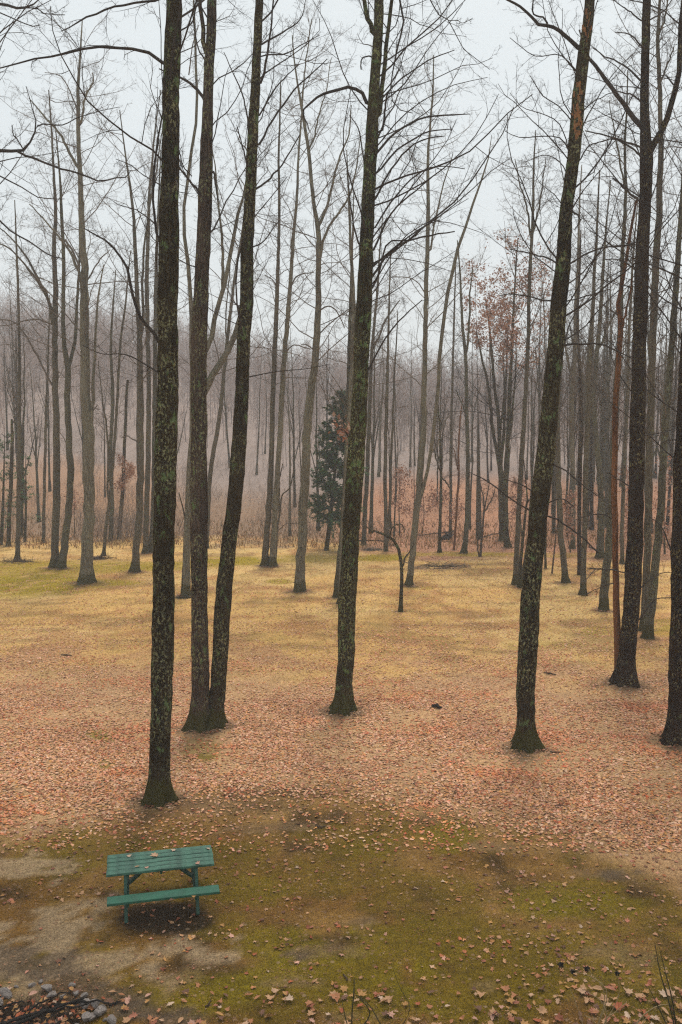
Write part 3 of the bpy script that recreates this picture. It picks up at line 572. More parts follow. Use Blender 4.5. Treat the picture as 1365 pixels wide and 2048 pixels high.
  path=[(818,1173,15),(823,1130,13),(828,1080,13),(833,1030,13),(838,980,13),(843,920,12),(848,860,11.5),(848,790,11),(851,700,10),(852,620,9),(854,540,8.5),(856,470,8),(857,400,7),(856,330,6),(860,260,4.5),(866,180,3.4),(868,110,2)],
  forks=[[(842,1010,7),(851,965,6.5),(862,915,7),(868,860,7),(874,790,7),(880,720,7),(888,640,7),(897,580,7),(908,530,6.5),(918,490,6),(932,450,5),(948,400,4.4),(962,360,3.4),(976,318,2.2),(982,275,1)],[(860,500,4),(870,440,3.6),(878,400,3),(890,360,2.6),(905,310,1.6)]],
  limbs=[[(852,590,2.8),(840,570,2.4),(820,556,2),(786,553,1.4)],[(866,905,4),(878,880,3.4),(886,850,2.6),(900,830,1.8)]], auto=(22,.38,.95,4.8,None), dy=1.5),
 dict(key='T20', label="slim dark trunk with a black charred log lying against it", bark='dark', tw='twig_dark', big=0,
  path=[(879,1105,7.5),(881,1050,6),(882,1000,5.5),(883,950,5.5),(881,900,5),(880,860,4),(877,820,3),(874,770,1.8)],
  forks=[[(882,945,3.4),(874,925,3),(870,905,2.4),(872,880,1.6)],[(884,955,3),(895,965,2.6),(908,985,1.6)]], limbs=[], auto=(12,.4,.95,2.0,None), dy=0),
 dict(key='T20b', label="thin tan-brown sapling between the charred log and the curving dark trunk", bark='red', tw='twig', big=0,
  path=[(908,1100,4.5),(912,1050,4.5),(915,1000,4.5),(918,950,4.5),(917,900,4),(920,850,3),(925,800,1.8)],
  forks=[[(917,940,3),(910,920,2.4),(902,900,1.6)]], limbs=[], auto=(14,.35,.95,1.8,None), dy=0),
 dict(key='T21', label="dark green trunk curving up from its foot, right of the charred log", bark='green', tw='twig_dark', big=0,
  path=[(927,1107,12),(932,1075,9.5),(935,1030,9),(936,970,8.5),(936,900,8),(934,830,7.5),(933,760,7),(931,700,6.5),(926,660,5.5),(923,600,4.5),(920,540,3.5),(915,480,1.8)],
  forks=[[(933,705,5),(936,660,4.4),(937,600,3.4),(942,540,2)],[(934,835,3),(925,810,2.6),(912,780,2)]], limbs=[], auto=(18,.35,.95,3.4,None), dy=0),
 dict(key='T22', label="bushy brown sapling with upswept twigs, right of the curving dark trunk", bark='stick', tw='twig', big=0,
  path=[(961,1114,5),(964,1080,4.5),(967,1040,4),(969,1020,3.4),(975,990,2.4),(980,960,1.4)],
  forks=[[(967,1030,3),(966,1000,2.4),(960,970,1.6)],[(968,1024,3),(985,995,2.4),(992,970,1.4)],[(959,1112,3),(957,1070,2.4),(955,1040,1.6)]], limbs=[], auto=(12,.4,.95,1.4,None), dy=0),
 dict(key='T23', label="blackish trunk splitting into a fan of stems, in the rusty wood at right of centre", bark='dark', tw='twig_dark', big=0,
  path=[(1006,1083,13),(1004,1040,12),(1003,990,12),(1002,950,11),(1000,900,8.5),(999,860,8),(996,820,7),(990,780,6),(985,720,5),(980,660,4),(972,600,2)],
  forks=[[(1001,940,8),(993,900,7),(985,860,6.5),(981,810,6),(975,760,5),(965,710,4),(955,660,2)],[(1002,930,7),(1006,880,6),(1010,830,5.5),(1012,780,4.6),(1014,720,3.4),(1018,640,2)],[(1001,860,4.6),(1006,820,4),(1008,770,3),(1004,700,1.8)]],
  limbs=[], auto=(16,.35,.95,3.8,None), dy=0, leaves=(1500,(1000,600),(80,95))),
 dict(key='T23b', label="twin black trunk with rust leaves above, leaning close to the fan of stems", bark='dark', tw='twig_dark', big=0,
  path=[(1017,1096,13),(1013,1060,11),(1011,1000,10.5),(1012,950,10),(1015,900,9),(1018,850,8.5),(1019,800,7.5),(1022,740,6.5),(1025,680,5.5),(1028,610,4.5),(1032,540,3),(1036,480,1.8)],
  forks=[[(1017,880,5),(1024,850,4.6),(1028,800,4),(1032,740,3),(1036,660,1.8)]], limbs=[], auto=(26,.35,.97,6.2,None), dy=0, leaves=(4200,(1025,600),(92,112))),
 dict(key='T24', label="grey-green trunk of the trio sprouting from one foot, left of the leaning trunk", bark='mid', tw='twig', big=0,
  path=[(1031,1170,13),(1034,1110,11),(1037,1040,10),(1041,960,9.5),(1046,880,9),(1051,800,8.5),(1055,720,8),(1058,640,7.5),(1060,560,7),(1064,480,6),(1067,400,5),(1068,330,3.6),(1072,260,1.8)],
  forks=[[(1064,480,4),(1056,420,3.4),(1042,370,2.6),(1030,320,1.6)],[(1065,470,4),(1076,420,3.4),(1084,360,2.4),(1090,310,1.4)]], limbs=[], auto=(22,.45,.95,4.6,None), dy=.6),
 dict(key='T24b', label="thin middle stem of the trio sprouting from one foot, left of the leaning trunk", bark='dark', tw='twig_dark', big=0,
  path=[(1038,1175,7),(1043,1110,6),(1048,1060,5.5),(1052,1020,4.5),(1055,1000,3.4),(1052,960,2.4),(1048,920,1.4)],
  forks=[[(1054,1010,2.6),(1064,985,2),(1072,960,1.2)]], limbs=[], auto=(8,.5,.95,1.2,None), dy=0),
 dict(key='T24c', label="thin right-hand stem of the trio, tilting towards the leaning trunk", bark='dark', tw='twig_dark', big=0,
  path=[(1041,1176,6),(1048,1130,5),(1055,1090,4.5),(1062,1050,4),(1068,1010,3),(1074,970,1.6)], forks=[], limbs=[], auto=(7,.5,.95,1.0,None), dy=0),
 dict(key='T25', label="grey-brown trunk kinked at the foot, first one right of the leaning trunk", bark='mid', tw='twig', big=0,
  path=[(1132,1166,14),(1127,1120,12),(1122,1060,11.5),(1119,1000,11),(1117,920,10),(1115,840,9.5),(1118,760,8.5),(1122,680,7.5),(1120,600,6),(1126,520,4.5),(1130,440,2.5)],
  forks=[], limbs=[], auto=(18,.35,.95,3.8,None), dy=0),
 dict(key='T25p', label="crooked broken pole stuck in the leaf litter, right of the leaning trunk", bark='stick', tw='twig', big=0,
  path=[(1104,1147,3.4),(1108,1110,3),(1112,1075,2.6),(1115,1050,1.6)], forks=[], limbs=[], auto=(2,.5,.95,.4,None), dy=0),
 dict(key='T25q', label="thin dark post-like stem touching the right outline of the leaning trunk", bark='dark', tw='twig_dark', big=0,
  path=[(1092,1138,5),(1091,1080,4.6),(1093,1020,4),(1096,940,3),(1100,880,1.8)], forks=[], limbs=[], auto=(6,.5,.95,1.0,None), dy=0),
 dict(key='T27a', label="reddish-brown trunk in the right-hand stand, just left of a paler neighbour", bark='warm', tw='twig', big=0,
  path=[(1160,1150,9),(1159,1090,8.5),(1159,1020,8),(1160,940,8),(1163,860,8),(1162,780,7.5),(1158,700,6.5),(1156,620,5.5),(1160,540,4),(1162,460,2)],
  forks=[], limbs=[], auto=(16,.35,.95,3.6,None), dy=0),
 dict(key='T27', label="straight fawn trunk on clean lawn between the leaning trunk and the dark forked one", bark='mid', tw='twig', big=0,
  path=[(1167,1191,13),(1168,1130,11),(1170,1060,10.5),(1171,980,10),(1173,900,10),(1176,820,9.5),(1178,740,9),(1184,660,8),(1188,580,7),(1192,500,5.5),(1196,420,4),(1200,340,2)],
  forks=[], limbs=[[(1172,1160,2),(1190,1140,1.8),(1200,1138,1.4)]], auto=(20,.35,.95,4.0,None), dy=0),
 dict(key='T28', label="mossy dark trunk bending left as it rises, in the right-hand stand", bark='green', tw='twig_dark', big=0,
  path=[(1200,1117,16),(1203,1060,13),(1203,1000,12),(1200,950,11.5),(1195,900,11),(1190,850,10.5),(1188,790,10),(1192,730,9),(1198,670,8),(1203,600,7),(1208,520,5.5),(1214,440,3.5),(1222,360,2)],
  forks=[[(1190,860,6),(1178,800,5),(1162,750,4.4),(1150,700,3.4),(1138,640,2)],[(1203,690,5),(1222,650,4),(1240,620,3),(1262,580,1.8)]], limbs=[[(1202,1108,4),(1192,1100,3.4),(1178,1094,2.4)]], auto=(20,.35,.95,4.0,None), dy=0),
 dict(key='T29', label="lichen-blotched trunk on open lawn, left neighbour of the dark forked trunk", bark='green', tw='twig', big=0,
  path=[(1208,1222,19),(1212,1160,16),(1217,1100,15),(1222,1040,13),(1226,960,12),(1230,860,11),(1233,760,10),(1240,660,9),(1244,560,8),(1248,460,7),(1252,380,6),(1250,300,5),(1254,220,3.5),(1256,140,2)],
  forks=[[(1250,380,4),(1240,320,3.4),(1228,260,2.4),(1220,200,1.4)]], limbs=[], auto=(22,.40,.95,4.4,None), dy=0),
 dict(key='G', label="lichened leaning trunk seen in the gap right of the dark forked trunk", bark='green', tw='twig', big=0,
  path=[(1296,1278,19),(1304,1210,17),(1311,1140,16),(1318,1060,15),(1324,980,15),(1328,900,15),(1333,820,14),(1340,740,13),(1346,660,12),(1352,580,11),(1358,500,10),(1364,400,8),(1372,280,6),(1380,160,3)],
  forks=[], limbs=[], auto=(20,.35,.95,4.4,None), dy=0),
 dict(key='G2', label="grey trunk close behind and right of the dark forked trunk, rising past its fork", bark='mid', tw='twig', big=0,
  path=[(1286,1262,16),(1292,1180,14),(1296,1080,14),(1298,960,14),(1301,840,14),(1304,720,14),(1309,600,14),(1314,500,13),(1319,400,12),(1322,300,11),(1321,220,9),(1318,140,8),(1316,70,7),(1320,0,5),(1326,-90,3)],
  forks=[[(1316,75,4),(1328,40,3.6),(1335,0,3),(1340,-50,2)],[(1320,170,4),(1335,130,3.4),(1348,90,2.4)]], limbs=[], auto=(22,.40,.95,4.4,None), dy=0),
 dict(key='S1', label="smooth pale pole of a tree in the right-hand stand, left of the stripped stem", bark='pale', tw='twig', big=0,
  path=[(1146,1098,10),(1147,1020,9),(1146,940,9),(1144,860,9),(1145,780,8.5),(1150,700,8),(1152,620,7),(1156,540,6),(1158,470,4.5),(1160,400,3),(1164,330,1.8)],
  forks=[[(1146,760,5),(1136,710,4),(1130,650,3),(1122,590,2)]], limbs=[], auto=(20,.35,.95,4.0,None), dy=0),
 dict(key='S2', label="slim grey stem rising between the stripped stem and the dark forked trunk", bark='mid', tw='twig', big=0,
  path=[(1245,1128,8),(1245,1050,7.5),(1248,960,7),(1252,860,7),(1256,760,6.5),(1258,680,6),(1262,600,5),(1266,520,4),(1272,450,2.5),(1278,380,1.5)],
  forks=[], limbs=[], auto=(18,.3,.95,3.4,None), dy=0),
 dict(key='S3', label="faint grey trunk between the whitish-green trunk and the curving dark one, deep in the haze", bark='mid', tw='twig', big=0,
  path=[(901,1066,6),(902,980,5.5),(902,900,5.5),(904,820,5),(906,740,4.5),(908,660,4),(910,590,3),(912,520,1.6)],
  forks=[], limbs=[], auto=(18,.35,.95,3.2,None), dy=0),
 dict(key='S4', label="brown trunk close right of the olive-brown middle trunk, foot in the brush", bark='mid', tw='twig', big=0,
  path=[(727,1090,10),(731,1020,9),(735,940,8.5),(738,860,8),(741,780,7.5),(744,700,7),(750,640,5.5),(756,570,4.5),(760,500,3),(766,430,1.6)],
  forks=[[(744,700,5),(760,670,4.4),(772,640,3.6),(800,600,2)]], limbs=[], auto=(22,.4,.95,3.8,None), dy=0),
 dict(key='S5', label="grey trunk with its foot in sapling twigs, between the middle trunk and the arched sapling", bark='mid', tw='twig', big=0,
  path=[(772,1103,9),(772,1040,8),(771,960,7.5),(772,880,7),(774,800,6.5),(776,720,5.5),(778,640,4.5),(780,560,3),(782,500,1.6)],
  forks=[[(774,1100,6),(780,1020,5.5),(784,940,5),(787,860,4.6),(790,780,4),(794,700,3),(798,620,1.8)]], limbs=[], auto=(22,.35,.95,3.2,None), dy=0),
]
FAR_LEAF = [  # small trees and bushes that still hold rusty leaves in the wood
 ("rusty-leaved beech sapling filling the gap right of the middle trunk", (800,1072), 900, (800,985), (34,50)),
 ("low pinkish beech bush in the haze behind the whitish-green trunk", (845,1066), 700, (845,1010), (36,34)),
 ("rust-coloured beech scrub behind the charred log", (905,1068), 600, (900,1020), (40,30)),
 ("orange-brown beech sapling between the kinked trunk and its reddish neighbour", (1142,1105), 600, (1140,1030), (18,45)),
 ("rusty beech sapling showing right of the stripped stem", (1256,1110), 700, (1256,1010), (16,70)),
 ("thin tree with a pale pinkish haze of old leaves, left of the big rusty crown", (958,1078), 1100, (950,610), (34,90)),
 ("far small tree with ginger leaves between the fan of stems and the leaning trunk", (1045,1080), 500, (1040,1000), (20,40)),
 ("ginger-leaved sapling far back near the left edge of the rusty slope", (150,1074), 260, (150,1010), (18,26)),
 ("reddish beech sapling beside the right edge, behind the lichened leaning trunk", (1330,1108), 700, (1332,1000), (22,80)),
]

def px_path(pts, Y0, dy, gbase):
    n = len(pts); P3 = []; r3 = []
    for i, (px, py, w) in enumerate(pts):
        Y = Y0 + dy * (i / (n - 1)) if n > 1 else Y0
        p = at_plane(px, py, Y)
        P3.append(p); fw = p[1] * CP - (p[2] - CH) * SP
        r3.append(max(w / 2 * fw / F, .004))
    return P3, r3

def rooted(path, pl):
    xs = [q[0] for q in path]; ys = [q[1] for q in path]; ws = [q[2] for q in path]
    o_ = np.argsort(ys); y = pl[0][1] + 5; cx = float(np.interp(y, np.array(ys)[o_], np.array(xs)[o_])); w = float(np.interp(y, np.array(ys)[o_], np.array(ws)[o_]))
    d = abs(cx - pl[0][0])
    return ([(cx, y, pl[0][2])] + list(pl), True) if 1 < d < w * .5 + 14 else (pl, d <= 1)
trees = []
for T in FG:
    b = on_ground(*T['path'][0][:2]); T['base'] = b
    P3, r3 = px_path(T['path'], b[1], T['dy'], b)
    P3[0] = b.copy(); P3[0][2] = b[2] - .12
    T['P3'], T['r3'] = P3, r3
    TREE_BASES.append((b[0], b[1], r3[1] if len(r3) > 1 else r3[0]))

# ------------------------------------------------------------------ ground sheet
def axis(spans):
    a = [spans[0][0]]
    for (lo, hi, st) in spans:
        n = max(1, int(round((hi - lo) / st))); a += list(np.linspace(lo, hi, n + 1)[1:])
    return np.array(a)
gx = axis([(-250, -60, 8), (-60, -26, 1.6), (-26, -10, .4), (-10, 10, .17), (10, 26, .4), (26, 60, 1.6), (60, 250, 8)])
gy = axis([(-40, 8, 3), (8, 11, .3), (11, 24, .15), (24, 40, .34), (40, 70, .45), (70, 120, 2), (120, 300, 6)])
X, Y = np.meshgrid(gx, gy); Z = gz(X, Y)
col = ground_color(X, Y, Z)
pit = on_ground(70, 2045); pit = np.array([pit[0], pit[1] - .12, 0]); pit[2] = float(gz(pit[0], pit[1]))
dp = np.hypot(X - pit[0], Y - pit[1]); Z = Z - .10 * (1 - sst(.45, .82, dp))
for tx, ty, tr in TREE_BASES:
    d = np.hypot(X - tx, Y - ty) / (tr * 3.2); Z = Z + .07 * min(1, tr / .25) * np.exp(-d * d * 2)
nx, ny = len(gx), len(gy); idx = np.arange(nx * ny).reshape(ny, nx)
Q = np.stack([idx[:-1, :-1], idx[:-1, 1:], idx[1:, 1:], idx[1:, :-1]], -1).reshape(-1, 4)
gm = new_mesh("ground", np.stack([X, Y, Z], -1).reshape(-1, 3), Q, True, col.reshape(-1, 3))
m, t, b = mat_new("lawn_soil_and_moss", .95, .15)
a = N_(t, "ShaderNodeVertexColor", layer_name="tint"); tc = N_(t, "ShaderNodeTexCoord"); v = tc.outputs["Object"]
f1 = noise(t, v, 38, 6, .75); f2 = noise(t, v, 9, 5, .7); f3 = noise(t, v, 110, 3, .7)
c = mix(t, 1.0, a.outputs[0], ramp(t, f1, [(.3, .30), (.5, 1.0), (.72, 1.9)]), 'MULTIPLY')
c = mix(t, .8, c, ramp(t, f2, [(.3, .6), (.7, 1.35)]), 'MULTIPLY')
c = mix(t, .6, c, ramp(t, f3, [(.3, .4), (.7, 1.6)]), 'MULTIPLY')
vo = N_(t, "ShaderNodeTexVoronoi"); vo.inputs["Scale"].default_value = 7.5; t.links.new(v, vo.inputs["Vector"])
leafm = ramp(t, vo.outputs["Distance"], [(.20, 1.0), (.30, 0.0)])
sel = N_(t, "ShaderNodeSeparateColor"); t.links.new(vo.outputs["Color"], sel.inputs[0])
k = N_(t, "ShaderNodeMath", operation='MULTIPLY'); t.links.new(leafm, k.inputs[0]); t.links.new(ramp(t, sel.outputs[0], [(.55, 0.0), (.6, .55)]), k.inputs[1])
c = mix(t, k.outputs[0], c, mix(t, sel.outputs[1], (.22, .10, .05), (.44, .29, .18)))
t.links.new(c, b.inputs["Base Color"])
h = N_(t, "ShaderNodeMath", operation='ADD'); t.links.new(f1, h.inputs[0]); t.links.new(f3, h.inputs[1])
bump(t, b, h.outputs[0], .8, .035)
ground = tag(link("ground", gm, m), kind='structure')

# ------------------------------------------------------------------ fallen leaves
def leaf_outline(kind):
    if kind == 0:   # maple
        A = [(-90, .40), (-62, .66), (-40, .50), (-12, .92), (14, .58), (40, .90), (62, .60), (90, 1.02), (118, .60), (140, .90), (166, .58), (192, .92), (220, .50), (242, .66)]
    elif kind == 1:  # oak, long with round lobes
        A = [(-90, .75), (-66, .32), (-38, .58), (-14, .30), (12, .62), (36, .36), (62, .70), (90, 1.05), (118, .70), (144, .36), (168, .62), (194, .30), (218, .58), (246, .32)]
    else:           # pointed oval
        A = [(-90, .85), (-60, .55), (-30, .42), (0, .40), (35, .46), (65, .62), (90, 1.0), (115, .62), (145, .46), (180, .40), (210, .42), (240, .55)]
    return np.array([(r * math.cos(math.radians(a)), r * math.sin(math.radians(a))) for a, r in A])
def leaf_data(kind, curl, fold, rng):
    o = leaf_outline(kind) * rng.uniform(.85, 1.12, (len(leaf_outline(kind)), 1))
    r = np.hypot(o[:, 0], o[:, 1])
    z = curl * r * r * np.cos(2 * np.arctan2(o[:, 1], o[:, 0]) + rng.uniform(0, 6)) + fold * np.abs(o[:, 0]) + rng.normal(0, .05, len(o))
    V = np.vstack([[0, 0, 0], np.column_stack([o, z])]); n = len(o)
    T = [[0, 1 + i, 1 + (i + 1) % n] for i in range(n)]
    s = len(V); V = np.vstack([V, [[-.03, -.25, .0], [.03, -.25, .0], [.05, -1.15, .06]]]); T.append([s, s + 2, s + 1])
    return V, np.array(T)
rl = np.random.default_rng(21)
leaf_meshes = []
for k in range(12):
    V, T = leaf_data([0, 0, 1, 0, 1, 2][k % 6], rl.uniform(-.25, .35), rl.uniform(.05, .6), rl)
    for mi in range(len(M_leaf)):
        me = new_mesh("fallen_leaf", V, T, False); me.materials.append(M_leaf[mi]); leaf_meshes.append(me)
# candidates in the foreground
def scatter(n, y0, y1, rng, pad=1.12):
    y = np.sqrt(rng.uniform(y0 ** 2, y1 ** 2, n)); x = rng.uniform(-1, 1, n) * y * (.38 * pad); return x, y
TABLE_XY = np.array([-3.42, 14.95])
x, y = scatter(6400, 11.6, 20.5, rl); z = gz(x, y); px, py = project(x, y, z)
dens = litter_density(px, py, fbm(x * .8, y * .8, 61, 3))
dens = np.maximum(dens, .22 * sst(1850, 2040, py)) * 1.0
dens = dens * np.where((px > 980) & (py > 1790), 1.9, 1)
keep = (rl.uniform(0, 1, len(x)) < dens * 2.3) & (np.hypot(x - pit[0], y - pit[1]) > .7)
x, y, z = x[keep], y[keep], z[keep]; order = np.argsort(y); x, y, z = x[order], y[order], z[order]
WT = np.array([.22, .10, .20, .04, .12, .03, .12, .03, .14, .05]); WT /= WT.sum()
WN = np.array([.22, .18, .07, .05, .02, .07, .17, .09, .05, .08]); WN /= WN.sum()
for i in range(min(300, len(x))):
    o = bpy.data.objects.new("fallen_leaf", leaf_meshes[rl.integers(0, 12) * len(M_leaf) + rl.choice(len(M_leaf), p=WN)])
    COL.objects.link(o); o.parent = ground; s = rl.uniform(.042, .096 if y[i] < 14.5 else .078)
    o.location = (x[i], y[i], z[i] + .02 + s * .12); o.scale = (s, s * rl.uniform(.9, 1.25), s)
    o.rotation_euler = (rl.normal(0, .17), rl.normal(0, .17), rl.uniform(0, 6.3))
nearL = (x[300:], y[300:], z[300:])
def litter(x, y, z, smin, smax, nout, rng, g, zlift=.02):
    N = len(x)
    a = np.arange(nout) / nout * 2 * math.pi
    r = rng.uniform(.55, 1.1, (N, nout)) * np.where(np.arange(nout) % 2 == 0, 1.0, .62 if nout > 5 else 1.0)
    s = rng.uniform(smin, smax, (N, 1))
    lx = r * np.cos(a) * s; ly = r * np.sin(a) * s * rng.uniform(.6, 1, (N, 1)); lz = s * (.35 * rng.uniform(-.4, 1, (N, 1)) * r ** 2 * np.cos(2 * a + rng.uniform(0, 6, (N, 1))) + rng.normal(0, .08, (N, nout)))
    th = rng.uniform(0, 6.3, (N, 1)); tx = rng.normal(0, .17, (N, 1)); ty = rng.normal(0, .17, (N, 1))
    c_, s_ = np.cos(th), np.sin(th); X1 = lx * c_ - ly * s_; Y1 = lx * s_ + ly * c_; Z1 = lz + X1 * tx + Y1 * ty
    zz = (z + zlift * .5 + s[:, 0] * .15)[:, None]
    V = np.stack([np.hstack([x[:, None], x[:, None] + X1]), np.hstack([y[:, None], y[:, None] + Y1]), np.hstack([zz, zz + Z1])], -1)
    base = (np.arange(N) * (nout + 1))[:, None, None]
    tri = np.array([[0, 1 + i, 1 + (i + 1) % nout] for i in range(nout)])[None]
    pal = np.array(LEAF_COL); ci = rng.choice(len(pal), N, p=WT); c = pal[ci] * rng.uniform(.72, 1.08, (N, 1))
    return V, (base + tri).reshape(-1, 3), c
def add_litter(g, x, y, z, smin, smax, nout, rng, tintf=None):
    V, T, c = litter(x, y, z, smin, smax, nout, rng, g)
    # drifts: some patches freshly fallen and red, others old, bleached or sodden brown
    a = sst(.56, .72, fbm(x * .55 + 30, y * .8, 171, 3))[:, None]; b = sst(.50, .70, fbm(x * .8, y * 1.1 + 12, 181, 4))[:, None]
    c = c * (1 - a) + c * np.array([1.04, .84, .76]) * a; c = c * (1 - .22 * b * np.array([.8, 1, 1.1]))
    if tintf is not None: c = tintf(c)
    g.add(V.reshape(-1, 3), T=T, C=np.repeat(c, nout + 1, 0))
g = Geo(); pinky = lambda c: c * np.array([1.40, 1.26, 1.16])
WT_, WT = WT, WN
add_litter(g, *nearL, .032, .07, 10, rl); WT = WT_
x, y = scatter(34000, 11.5, 20.5, rl, 1.06); z = gz(x, y); k = (fbm(x * 1.4, y * 1.4, 141, 3) + rl.normal(0, .12, len(x))) > .45
add_litter(g, x[k], y[k], z[k], .007, .02, 3, rl, lambda c: c * rl.uniform(.45, 1.0, (len(c), 1)) * np.array([.92, .88, .8]))
for (y0, y1, n, nout, s0, s1, mul) in ((17, 27, 84000, 5, .028, .055, .80), (27, 38, 84000, 4, .028, .054, .74), (38, 55, 56000, 4, .036, .062, .75), (55, 85, 26000, 4, .05, .09, .7)):
    x, y = scatter(int(n * 1.2), y0, y1, rl, 1.27); n = len(x); z = gz(x, y); px, py = project(x, y, z)
    nn = fbm(x * .55, y * .55, 61, 4)
    d = litter_density(px, py, nn) * mul
    k = rl.uniform(0, 1, n) < d
    for tx, ty, tr in TREE_BASES: k &= np.hypot(x - tx, y - ty) > tr * 1.25
    # leave the ground a little barer near the trunks' soil rings
    add_litter(g, x[k], y[k], z[k], s0, s1, nout, rl, pinky)
for tx, ty, tr in TREE_BASES:
    if tr > .17:
        n_ = 150; a_ = rl.uniform(0, 6.3, n_); d_ = tr * (1.3 + 1.6 * rl.uniform(0, 1, n_) ** 1.4); x = tx + np.cos(a_) * d_; y = ty + np.sin(a_) * d_
        add_litter(g, x, y, gz(x, y) + .05 * rl.uniform(.4, 1.3, n_), .03, .06, 5, rl, lambda c: c * .75)
o = link("leaf_litter", g.mesh("leaf_litter", False), M['litter'], ground); tag(o, kind='stuff')

# ------------------------------------------------------------------ short grass and moss tufts
def blades(n, y0, y1, h0, h1, w, rng, g, thin=None):
    x, y = scatter(n, y0, y1, rng, 1.2); z = gz(x, y)
    c = ground_color(x, y, z)
    bare = c.mean(1) > 0
    px, py = project(x, y, z)
    k = np.ones(n, bool)
    for cx, cy, rx, ry in BARE + GREY: k &= ~((ell(px, py, cx, cy, rx, ry) > .4) & (rng.uniform(0, 1, n) < .85))
    x, y, z, c = x[k], y[k], z[k], c[k]; N = len(x)
    h = rng.uniform(h0, h1, N); a = rng.uniform(0, 6.3, N); ww = w * rng.uniform(.6, 1.3, N)
    lx, ly = rng.normal(0, .6, N) * h, rng.normal(0, .6, N) * h
    V = np.stack([np.stack([x - np.cos(a) * ww, y - np.sin(a) * ww, z - .01], -1), np.stack([x + np.cos(a) * ww, y + np.sin(a) * ww, z - .01], -1), np.stack([x + lx, y + ly, z + h], -1)], 1)
    c = c * rng.uniform(.6, 1.6, (N, 1)) + np.array([.03, .018, .002]) * rng.uniform(0, 1, (N, 1))
    g.add(V.reshape(-1, 3), T=np.arange(N * 3).reshape(-1, 3), C=np.repeat(c, 3, 0))
g = Geo(); rg = np.random.default_rng(5)
blades(100000, 11.4, 20, .012, .035, .006, rg, g)
blades(50000, 20, 40, .02, .06, .012, rg, g)
blades(20000, 40, 68, .03, .09, .025, rg, g)
tag(link("short_grass", g.mesh("short_grass", False), M['grass'], ground), kind='stuff')

# ================================================================== BUILD TREES
TRUNK_BARK = {'stick': M['stick']}; TRUNK_BARK.update({k: M[k] for k in ('dark', 'brown', 'warm', 'mid', 'pale', 'green', 'red', 'olive')})
def leaf_cloud(g, n, c, rx, ry, Y, depth, rng, pts=None, size=(.05, .11)):
    """small withered leaves; gathered near twig ends when twig points are given"""
    if pts is not None and len(pts):
        i = rng.integers(0, len(pts), n); P = pts[i] + rng.normal(0, .16, (n, 3))
    else:
        return
    s = rng.uniform(size[0], size[1], (n, 1)); a = rng.normal(0, 1, (n, 3)); a /= np.linalg.norm(a, axis=1, keepdims=True)
    b = np.cross(a, rng.normal(0, 1, (n, 3))); b /= np.linalg.norm(b, axis=1, keepdims=True); c_ = np.cross(a, b)
    V = np.stack([P - a * s, P - b * s * .6 + c_ * s * .2, P + a * s, P + b * s * .6 + c_ * s * .2], 1)
    col = np.array([(.46, .20, .12), (.55, .33, .22), (.44, .22, .14), (.55, .34, .26)])[rng.integers(0, 4, n)] * rng.uniform(.7, 1.1, (n, 1))
    g.add(V.reshape(-1, 3), Q=np.arange(n * 4).reshape(-1, 4), C=np.repeat(col, 4, 0))

